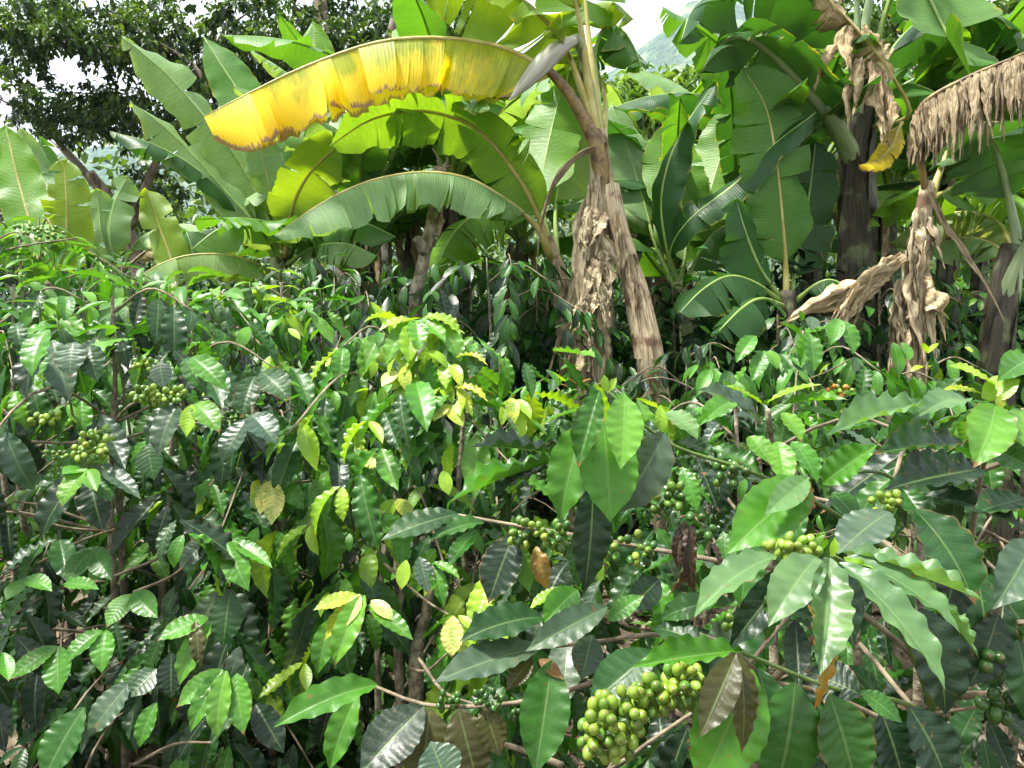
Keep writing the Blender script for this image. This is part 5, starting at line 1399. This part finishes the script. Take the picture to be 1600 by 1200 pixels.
branch(c1, [P(178, 655, 2.0), P(120, 690, 1.75), P(50, 690, 1.65)], .005, .003, n=12)
branch(c1, [P(178, 660, 2.0), P(210, 630, 1.8), P(290, 610, 1.58)], .005, .003, n=12)
branch(c1, [P(178, 690, 2.0), P(250, 670, 1.85), P(390, 650, 1.7)], .004, .002, n=12)
branch(c1, [P(178, 720, 2.0), P(160, 700, 1.7), P(135, 725, 1.5)], .004, .002, n=12)

# hand-laid leaves of the left and middle bushes
HERO_SCALE.update({b1.name: 1.18, b2.name: 1.15, g1.name: 1.2, c1.name: 1.1, d1.name: 1.2})
for pl, q in [
    (c1, (78, 520, 45, 615, 44, 1.7, 1.62, 'D', (-.2, .5, 1), 1)), (c1, (75, 515, 52, 582, 40, 1.66, 1.58, 'G', (0, .5, 1), 1)), (c1, (115, 535, 110, 585, 42, 1.6, 1.56, 'R', (.2, .7, 1), 1)), (c1, (140, 540, 152, 592, 36, 1.62, 1.58, 'E', (.2, .6, 1), 1)),
    (c1, (280, 630, 250, 707, 40, 1.55, 1.5, 'R', (-.2, .5, 1), 1)), (c1, (282, 628, 235, 690, 40, 1.6, 1.56, 'E', (-.3, .5, 1), 1)), (c1, (300, 632, 292, 678, 24, 1.53, 1.5, 'I', (0, .6, 1), 3)), (c1, (306, 630, 340, 672, 36, 1.55, 1.5, 'L', (.2, .7, 1), 1)),
    (c1, (386, 655, 350, 718, 40, 1.6, 1.55, 'R', (-.2, .6, 1), 0)), (c1, (392, 648, 428, 690, 42, 1.6, 1.55, 'R', (.2, .7, 1), 1)), (c1, (398, 588, 380, 648, 36, 1.66, 1.6, 'E', (-.1, .6, 1), 1)), (c1, (410, 582, 450, 622, 42, 1.66, 1.6, 'E', (.2, .7, 1), 1)),
    (c1, (250, 565, 255, 603, 30, 1.62, 1.6, 'R', (0, .5, 1), 0)), (c1, (300, 558, 350, 607, 36, 1.65, 1.6, 'G', (.2, .7, 1), 1)), (c1, (290, 560, 320, 612, 30, 1.68, 1.62, 'M', (.1, .6, 1), 1)),
    (c1, (136, 732, 100, 788, 36, 1.48, 1.43, 'L', (-.2, .6, 1), 1)), (c1, (135, 732, 100, 740, 32, 1.5, 1.45, 'G', (0, .8, .8), 0)), (c1, (138, 734, 150, 765, 26, 1.47, 1.43, 'L', (0, .6, 1), 3)), (c1, (150, 735, 172, 780, 32, 1.5, 1.46, 'M', (.2, .6, 1), 1)), (c1, (152, 726, 214, 775, 28, 1.5, 1.46, 'R', (.3, .9, .7), 0)),
    (c1, (130, 740, 70, 832, 48, 1.55, 1.5, 'D', (-.3, .4, 1), 1)), (c1, (140, 745, 160, 825, 46, 1.55, 1.5, 'D', (.2, .4, 1), 1)), (c1, (230, 695, 240, 745, 36, 1.75, 1.72, 'E', (0, .6, 1), 0)),
    (c1, (355, 848, 386, 917, 38, 1.5, 1.44, 'G', (.1, .6, 1), 1)), (c1, (342, 846, 345, 902, 28, 1.52, 1.48, 'E', (0, .4, 1), 1)), (c1, (362, 846, 420, 884, 26, 1.5, 1.45, 'G', (.2, .9, .7), 0)), (c1, (330, 842, 285, 886, 34, 1.52, 1.48, 'R', (-.2, .6, 1), 1)), (c1, (336, 845, 318, 880, 26, 1.52, 1.48, 'E', (0, .5, 1), 1)),
    (c1, (205, 928, 170, 975, 34, 1.5, 1.45, 'G', (-.2, .6, 1), 0)), (c1, (207, 926, 243, 962, 34, 1.5, 1.45, 'G', (.2, .7, 1), 0)), (c1, (326, 965, 253, 998, 36, 1.45, 1.4, 'G', (-.1, 1, .7), 0)), (c1, (330, 975, 285, 1062, 38, 1.45, 1.4, 'L', (-.2, .4, 1), 1)), (c1, (305, 970, 312, 1040, 20, 1.43, 1.4, 'B', (.5, .3, 1), 2)),
    (c1, (360, 925, 350, 1004, 48, 1.5, 1.46, 'E', (0, .6, 1), 0)), (c1, (90, 1010, 20, 1058, 34, 1.45, 1.4, 'G', (-.1, .8, .8), 0)), (c1, (92, 1010, 92, 1078, 40, 1.45, 1.4, 'G', (0, .5, 1), 0)), (c1, (160, 985, 108, 1032, 30, 1.45, 1.4, 'G', (-.3, .6, .8), 1)), (c1, (166, 985, 160, 1046, 32, 1.45, 1.4, 'G', (.1, .5, 1), 1)),
    (c1, (348, 1046, 282, 1100, 34, 1.4, 1.36, 'G', (-.2, .7, .9), 0)), (c1, (350, 1048, 302, 1136, 32, 1.4, 1.34, 'G', (-.2, .5, 1), 1)), (c1, (354, 1048, 340, 1144, 34, 1.38, 1.33, 'L', (0, .5, 1), 1)), (c1, (370, 1052, 380, 1140, 38, 1.38, 1.33, 'G', (.1, .5, 1), 0)),
    (c1, (205, 1065, 142, 1146, 44, 1.4, 1.35, 'R', (-.2, .6, 1), 0)), (c1, (245, 1045, 205, 1086, 40, 1.42, 1.38, 'E', (0, .8, 1), 0)), (c1, (132, 1105, 72, 1212, 60, 1.35, 1.3, 'M', (-.2, .4, 1), 0)), (c1, (268, 1020, 268, 1085, 38, 1.42, 1.4, 'D', (.1, .5, 1), 0)), (c1, (245, 1098, 220, 1162, 28, 1.38, 1.35, 'G', (-.2, .4, 1), 1)), (c1, (400, 1100, 440, 1170, 40, 1.4, 1.36, 'D', (.2, .5, 1), 1)),
    (c1, (40, 905, 12, 935, 30, 1.5, 1.46, 'G', (0, .9, .8), 0)), (c1, (40, 902, 78, 922, 26, 1.5, 1.46, 'G', (.2, 1, .6), 0)), (c1, (100, 912, 150, 920, 24, 1.5, 1.46, 'G', (0, 1, .6), 0)), (c1, (145, 855, 108, 905, 36, 1.55, 1.5, 'M', (-.2, .5, 1), 0)), (c1, (142, 855, 172, 902, 34, 1.55, 1.5, 'M', (.2, .6, 1), 0)),
    (b2, (425, 750, 408, 797, 26, 1.7, 1.66, 'P', (0, .4, 1), 0)), (b2, (432, 755, 425, 812, 28, 1.68, 1.64, 'P', (.1, .5, 1), 0)), (b2, (418, 752, 395, 770, 24, 1.72, 1.7, 'Y', (0, .8, .6), 1)), (b2, (440, 752, 470, 790, 26, 1.72, 1.7, 'G', (.2, .6, 1), 1)), (b2, (412, 755, 400, 790, 22, 1.72, 1.7, 'I', (-.2, .6, 1), 1)),
    (b1, (655, 500, 690, 530, 26, 1.9, 1.84, 'L', (.2, .8, .8), 1)), (b1, (650, 500, 655, 540, 28, 1.88, 1.82, 'L', (0, .7, 1), 1)), (b1, (648, 502, 610, 560, 30, 1.9, 1.84, 'L', (-.3, .6, 1), 1)), (b1, (645, 505, 640, 560, 28, 1.88, 1.82, 'I', (0, .6, 1), 1)), (b1, (645, 500, 600, 515, 22, 1.9, 1.86, 'I', (-.1, 1, .5), 1)), (b1, (660, 498, 712, 520, 24, 1.92, 1.88, 'I', (.1, 1, .5), 6)), (b1, (690, 505, 715, 560, 28, 1.9, 1.85, 'L', (.4, .5, 1), 1)), (b1, (600, 520, 570, 580, 30, 1.95, 1.9, 'L', (-.3, .5, 1), 1)), (b1, (548, 528, 540, 590, 28, 2.0, 1.95, 'G', (-.1, .5, 1), 1)),
    (b1, (632, 572, 634, 605, 18, 1.82, 1.8, 'Y', (0, .5, 1), 0)), (b1, (620, 580, 600, 600, 20, 1.84, 1.8, 'P', (-.1, .9, .7), 0)), (b1, (625, 585, 632, 640, 28, 1.84, 1.8, 'I', (0, .4, 1), 1)),
    (b1, (712, 560, 755, 570, 14, 1.85, 1.8, 'Y', (0, 1, .6), 6)), (b1, (705, 570, 718, 600, 16, 1.85, 1.8, 'Y', (.2, .6, 1), 6)), (b1, (710, 605, 755, 625, 14, 1.82, 1.78, 'Y', (0, .9, .8), 6)), (b1, (715, 608, 735, 645, 14, 1.82, 1.78, 'Y', (.2, .6, 1), 2)), (b1, (700, 632, 720, 662, 22, 1.8, 1.76, 'Y', (.2, .7, 1), 0)), (b1, (700, 632, 680, 655, 20, 1.8, 1.76, 'P', (-.2, .8, .8), 0)), (b1, (690, 600, 705, 625, 18, 1.84, 1.8, 'I', (.1, .6, 1), 1)),
    (g1, (795, 625, 785, 660, 14, 1.9, 1.86, 'I', (-.2, .5, 1), 1)), (g1, (800, 625, 815, 680, 18, 1.9, 1.85, 'I', (.1, .5, 1), 1)), (g1, (805, 625, 826, 650, 16, 1.9, 1.85, 'I', (.3, .6, 1), 1)), (g1, (798, 622, 803, 655, 18, 1.88, 1.84, 'Y', (0, .6, 1), 1)),
    (b1, (640, 650, 655, 728, 34, 1.8, 1.75, 'M', (.1, .6, 1), 0)), (b1, (636, 648, 612, 690, 26, 1.82, 1.78, 'G', (-.2, .7, 1), 1)), (b1, (655, 650, 665, 715, 22, 1.82, 1.78, 'G', (.6, .4, 1), 1)), (b1, (665, 660, 682, 720, 26, 1.84, 1.8, 'M', (.3, .6, 1), 1)), (b1, (615, 690, 605, 760, 32, 1.78, 1.74, 'M', (0, .6, 1), 1)),
    (b1, (560, 712, 553, 755, 26, 1.75, 1.71, 'R', (0, .6, 1), 0)), (b1, (565, 712, 585, 730, 26, 1.75, 1.71, 'P', (.1, .9, .8), 0)), (b1, (545, 715, 520, 740, 26, 1.76, 1.72, 'I', (-.2, .8, .8), 1)), (b1, (520, 730, 540, 795, 28, 1.76, 1.72, 'G', (-.1, .5, 1), 1)), (b1, (510, 735, 505, 812, 32, 1.74, 1.7, 'G', (-.2, .3, 1), 1)), (b1, (570, 705, 520, 725, 24, 1.76, 1.72, 'L', (-.1, 1, .7), 0)),
    (b1, (615, 780, 600, 812, 24, 1.72, 1.7, 'I', (-.2, .7, .8), 1)), (b1, (618, 780, 640, 808, 20, 1.72, 1.7, 'Y', (.2, .8, .8), 2)), (b1, (625, 805, 578, 830, 26, 1.7, 1.66, 'G', (0, 1, .8), 0)), (b1, (692, 735, 700, 768, 18, 1.72, 1.7, 'I', (0, .4, 1), 0)),
    (b1, (655, 870, 668, 920, 26, 1.6, 1.56, 'R', (.1, .6, 1), 0)), (b1, (675, 882, 690, 940, 22, 1.6, 1.56, 'G', (.3, .6, 1), 1)), (b1, (675, 880, 712, 902, 16, 1.6, 1.56, 'L', (.2, 1, .7), 1)), (b1, (635, 875, 628, 915, 20, 1.6, 1.58, 'I', (-.2, .2, 1), 0)),
    (b1, (570, 930, 530, 1024, 36, 1.5, 1.44, 'L', (-.2, .6, 1), 1)), (b1, (575, 945, 635, 992, 26, 1.5, 1.45, 'L', (.2, .8, .8), 0)), (b1, (565, 930, 515, 990, 22, 1.52, 1.48, 'Y', (-.4, .5, 1), 3)), (b1, (562, 928, 545, 970, 22, 1.5, 1.46, 'P', (-.1, .5, 1), 0)), (b1, (560, 930, 500, 950, 24, 1.52, 1.48, 'Y', (-.1, 1, .7), 0)), (b1, (580, 938, 610, 965, 20, 1.5, 1.47, 'P', (.2, .9, .7), 0)), (b1, (520, 965, 500, 1040, 30, 1.52, 1.48, 'G', (-.2, .3, 1), 1)), (b1, (535, 970, 545, 1045, 30, 1.52, 1.5, 'M', (0, .4, 1), 1)),
    (b1, (708, 962, 706, 1018, 30, 1.45, 1.42, 'P', (0, .5, 1), 0)), (b1, (716, 962, 742, 985, 14, 1.46, 1.43, 'I', (.1, 1, .6), 0)), (b1, (726, 975, 735, 1010, 22, 1.46, 1.43, 'I', (.2, .6, 1), 1)), (b1, (735, 1000, 725, 1035, 24, 1.44, 1.42, 'P', (0, .5, 1), 0)), (b1, (765, 1000, 775, 1030, 24, 1.42, 1.4, 'I', (.1, .6, 1), 0)),
    (f1, (1010 - 130, 610, 862, 640, 16, 2.4, 2.35, 'M', (-.2, .6, 1), 1)), (f1, (900, 600, 885, 590, 10, 2.4, 2.38, 'N', (0, 1, .4), 0)), (f1, (905, 600, 925, 592, 10, 2.4, 2.38, 'O', (0, 1, .4), 0)), (f1, (890, 606, 874, 600, 10, 2.4, 2.38, 'N', (0, 1, .4), 0)),
    (d1, (1262, 520, 1252, 565, 24, 2.5, 2.44, 'G', (-.1, .6, 1), 1)), (d1, (1264, 522, 1270, 572, 24, 2.48, 2.42, 'G', (.1, .6, 1), 1)), (d1, (1310, 498, 1300, 532, 22, 2.5, 2.45, 'G', (-.1, .6, 1), 1)), (d1, (1318, 502, 1330, 546, 24, 2.5, 2.44, 'G', (.1, .6, 1), 1)), (d1, (1180, 525, 1155, 560, 22, 2.5, 2.45, 'G', (-.3, .6, 1), 1)), (d1, (1195, 548, 1178, 588, 22, 2.48, 2.43, 'G', (-.2, .6, 1), 0)), (d1, (1200, 548, 1212, 572, 18, 2.48, 2.44, 'L', (.2, .7, 1), 1)), (d1, (1270, 495, 1268, 512, 18, 2.5, 2.46, 'R', (0, .8, 1), 0)), (d1, (1395, 535, 1402, 580, 20, 2.5, 2.45, 'G', (.1, .6, 1), 1)), (d1, (1408, 535, 1418, 560, 18, 2.5, 2.45, 'G', (.3, .6, 1), 1)),
    (d1, (1110, 578, 1092, 612, 18, 2.5, 2.45, 'G', (-.2, .6, 1), 1)), (d1, (1118, 578, 1120, 614, 18, 2.5, 2.45, 'G', (.1, .6, 1), 1)), (d1, (1140, 580, 1130, 612, 20, 2.5, 2.45, 'E', (0, .6, 1), 1))]:
    hero(pl, *q)

r = random.Random(404)
for (x, y, d) in [(650, 500, 1.9), (600, 515, 1.95), (560, 530, 2.0), (690, 515, 1.92), (625, 540, 1.86), (585, 560, 1.9), (660, 550, 1.84), (700, 560, 1.85), (545, 575, 1.95), (615, 590, 1.82), (640, 620, 1.82), (575, 610, 1.86), (690, 600, 1.82), (520, 560, 2.05), (600, 650, 1.8), (550, 700, 1.76), (665, 660, 1.8)]:
    p = P(x + r.uniform(-8, 8), y + r.uniform(-6, 6), d)
    o = Vector((r.uniform(-1, 1), r.uniform(-1, 0.2), 0.25))
    sprig(b1, p, o, 3, 0.115, [C_LITE, C_LIME, C_LIME, C_GRN], r, 0.9, C_YEL if r.random() < 0.3 else C_LIME, 0.035)
for (x, y, d) in [(60, 470, 2.3), (130, 455, 2.3), (200, 465, 2.2), (260, 440, 2.5), (330, 450, 2.4), (390, 440, 2.6), (300, 490, 2.2), (90, 500, 2.0), (180, 510, 1.95), (240, 500, 2.1), (30, 430, 2.7), (120, 420, 2.9), (450, 470, 2.6), (500, 450, 2.8), (20, 380, 3.0), (80, 370, 3.1), (150, 385, 3.1), (200, 410, 3.0), (50, 405, 2.9)]:
    p = P(x, y, d)
    o = Vector((r.uniform(-1, 1), r.uniform(-1, 0.2), 0.3))
    sprig((c1 if d < 2.25 else c3), p, o, 4, 0.14, [C_GRN, C_LITE, C_MID], r, 0.5, C_LITE, 0.05)
    branch((c1 if d < 2.25 else c3), [p + Vector((0, 0.06, -0.3)), p + Vector((0, 0.02, -0.12)), p], 0.004, 0.002, 'green_twig', n=8)
# thin bare twigs threading the gaps
r = random.Random(77)
for pl, a, b, d in [(c1, (210, 925), (330, 835), 1.7), (c1, (175, 830), (0, 790), 1.8), (c1, (210, 1195), (330, 1160), 1.5), (b2, (255, 640), (420, 730), 2.0), (c1, (180, 900), (330, 800), 1.8), (c1, (60, 880), (200, 820), 1.9), (b1, (555, 900), (600, 800), 1.7), (b1, (600, 880), (700, 960), 1.6),
                    (g1, (700, 740), (830, 640), 2.0), (g1, (880, 760), (800, 800), 1.9), (b1, (655, 1030), (740, 1100), 1.4), (b1, (640, 1045), (700, 1020), 1.5), (d1, (1240, 600), (1330, 560), 2.6), (c4, (10, 390), (120, 372), 2.8), (c4, (0, 372), (60, 380), 2.7), (b1, (500, 750), (440, 755), 1.75)]:
    p0, p1 = P(a[0], a[1], d + 0.15), P(b[0], b[1], d - 0.05)
    branch(pl, [p0, p0.lerp(p1, 0.5) + rvec(r) * 0.03, p1], 0.004, 0.0022, 'twig', n=12)
# gnarled old stems under the middle bush
for k, pts in enumerate([[(650, 1080, 1.75), (655, 1000, 1.8), (670, 930, 1.85), (660, 840, 1.95)], [(625, 1080, 1.8), (620, 980, 1.85), (632, 900, 1.9)], [(590, 1060, 1.9), (592, 960, 1.95), (600, 850, 2.0)]]):
    w = [P(*q) for q in pts]
    w.insert(0, Vector((w[0].x, w[0].y + 0.05, ground_z(w[0].x, w[0].y) - 0.03)))
    tube_obj('stem', w, [0.035 - 0.011 * k, 0.028 - 0.009 * k, 0.018 - 0.005 * k, 0.008], M['bark'], b1, segs=9, n=24, rough=0.28, seed=k)

# ---- turn the leaf list into objects: the leaves that show become parts, the rest one mass per plant
cellsz = 10
gw, gh = 1600 // cellsz + 1, 1200 // cellsz + 1
zb = np.full((gh, gw), 1e9)
samples = []
for L in LEAVES:
    pts = []
    for f in (0.2, 0.45, 0.7, 0.92):
        for s in (-0.12, 0.12):
            p = L[1] + L[3] * f + L[2] * s
            x, y, dd = proj(p)
            if dd > 0.2 and 0 <= x < 1600 and 0 <= y < 1200:
                pts.append((int(y) // cellsz, int(x) // cellsz, dd))
    samples.append(pts)
    for (j, i, dd) in pts:
        if dd < zb[j, i]:
            zb[j, i] = dd
score = []
for L, pts in zip(LEAVES, samples):
    if not pts:
        score.append(0.0); continue
    vis = sum(1 for (j, i, dd) in pts if dd <= zb[j, i] + 0.03) / 8.0
    score.append((vis if vis >= 0.25 else 0.0) * (L[3].length / max(0.3, pts[0][2])) ** 2 * (3 if L[7] else 1) + (1e-6 if vis else 0))
by_plant = {}
for i, L in enumerate(LEAVES):
    by_plant.setdefault(L[0].name, []).append(i)
n_obj = 0
for pname, idx in by_plant.items():
    plant = bpy.data.objects[pname]
    loc = ROOTLOC[pname]
    idx.sort(key=lambda i: -score[i])
    shown = [i for i in idx if score[i] > 1e-5][:290]
    rest = [i for i in idx if i not in set(shown)]
    for i in shown:
        _, b, X, Y, Z, var, c, he = LEAVES[i]
        big = Y.length / max(0.3, (b - CAM).length) * FPX > 55
        o = bpy.data.objects.new('leaf', (VARS if big else MIDV)[var][0])
        col.objects.link(o)
        o.parent = plant
        q = b - loc
        o.matrix_basis = Matrix(((X.x, Y.x, Z.x, q.x), (X.y, Y.y, Z.y, q.y), (X.z, Y.z, Z.z, q.z), (0, 0, 0, 1)))
        o.color = c
        n_obj += 1
    if rest:
        Vs, Fs, Us, Ts = [], [], [], []
        off = 0
        for i in rest:
            _, b, X, Y, Z, var, c, he = LEAVES[i]
            me, tipv, v, f, u = LOWV[var]
            A = np.array([X, Y, Z])
            Vs.append(v @ A + np.array(b)); Fs.append(f + off); Us.append(u)
            t = np.ones((len(v), 4)); t[:, :3] = c[:3]; t[:, 3] = (i * 0.377) % 1.0
            Ts.append(t); off += len(v)
        fo = mesh_obj('foliage', np.concatenate(Vs), [tuple(map(int, q)) for q in np.concatenate(Fs)], M['leaf_mass'], plant, np.concatenate(Us), True, np.concatenate(Ts))
        fo['kind'] = 'stuff'
print('leaf objects', n_obj, 'of', len(LEAVES))

# ------------------------------------------------------------------ ground cover
r = random.Random(12)
items = []
for k in range(9000):
    d = 0.9 + 7.5 * r.random() ** 1.2
    px = r.uniform(-200, 1800)
    x = (px - 800) / FPX * d
    z = ground_z(x, d)
    c = [(0.12, 0.085, 0.055), (0.20, 0.155, 0.105), (0.07, 0.05, 0.032), (0.26, 0.21, 0.15), (0.15, 0.13, 0.08)][r.randrange(5)]
    ll = r.uniform(0.04, 0.13)
    items.append((Vector((x, d, z + r.uniform(0.005, 0.03))), Vector((r.uniform(-1, 1), r.uniform(-1, 1), r.uniform(-.25, .25))), Vector((r.uniform(-.4, .4), r.uniform(-.4, .4), 1)), ll, ll * 0.45, jit(c, r)))
leaf_mass('leaf_litter', items, M['litter'])
items = []
for k in range(2600):
    d = 1.2 + 8 * r.random()
    px = r.uniform(-200, 1800)
    x = (px - 800) / FPX * d
    if mnoise.noise(Vector((x * 1.1, d * 1.1, 5))) < -0.05:
        continue
    z = ground_z(x, d)
    hgt = r.uniform(0.02, 0.16)
    c = [(0.06, 0.15, 0.02), (0.09, 0.21, 0.03), (0.04, 0.10, 0.02)][r.randrange(3)]
    for q in range(5):
        a = r.uniform(0, 6.28)
        items.append((Vector((x, d, z + hgt * r.uniform(0.4, 1))), Vector((math.cos(a), math.sin(a), r.uniform(-.2, .5))), Vector((0, 0, 1)) + rvec(r) * 0.4, r.uniform(0.03, 0.08), r.uniform(0.02, 0.045), jit(c, r)))
leaf_mass('weeds', items, M['tree_leaf'])

# low undergrowth between the banana trunks, its shade put into dark leaf colours
items = []
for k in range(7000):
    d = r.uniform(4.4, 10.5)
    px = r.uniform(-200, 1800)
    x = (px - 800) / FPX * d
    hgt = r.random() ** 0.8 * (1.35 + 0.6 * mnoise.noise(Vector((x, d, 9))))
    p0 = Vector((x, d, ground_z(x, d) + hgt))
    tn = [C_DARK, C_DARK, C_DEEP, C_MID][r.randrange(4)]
    for q in range(5):
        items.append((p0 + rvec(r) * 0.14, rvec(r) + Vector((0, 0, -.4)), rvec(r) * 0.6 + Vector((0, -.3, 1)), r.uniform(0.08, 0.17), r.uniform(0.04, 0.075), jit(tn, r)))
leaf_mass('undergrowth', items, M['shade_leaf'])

# ------------------------------------------------------------------ haze that turns the far slope blue
def haze_box():
    x0, x1, y0, y1, z0, z1 = -2000, 2000, -420, 1650, -1.3, 720
    V = [(x, y, z) for z in (z0, z1) for y in (y0, y1) for x in (x0, x1)]
    F = [(0, 2, 3, 1), (4, 5, 7, 6), (0, 1, 5, 4), (2, 6, 7, 3), (0, 4, 6, 2), (1, 3, 7, 5)]
    m = bpy.data.materials.new('haze')
    m.use_nodes = True
    nt = m.node_tree
    nt.nodes.clear()
    out = nt.nodes.new('ShaderNodeOutputMaterial')
    pv = nt.nodes.new('ShaderNodeVolumePrincipled')
    pv.inputs['Color'].default_value = (0.62, 0.80, 1.0, 1)
    pv.inputs['Density'].default_value = 0.00021
    nt.links.new(pv.outputs[0], out.inputs['Volume'])
    o = mesh_obj('haze', V, F, m, None, None, False)
    o['kind'] = 'stuff'
HAZE = True
if HAZE:
    haze_box()
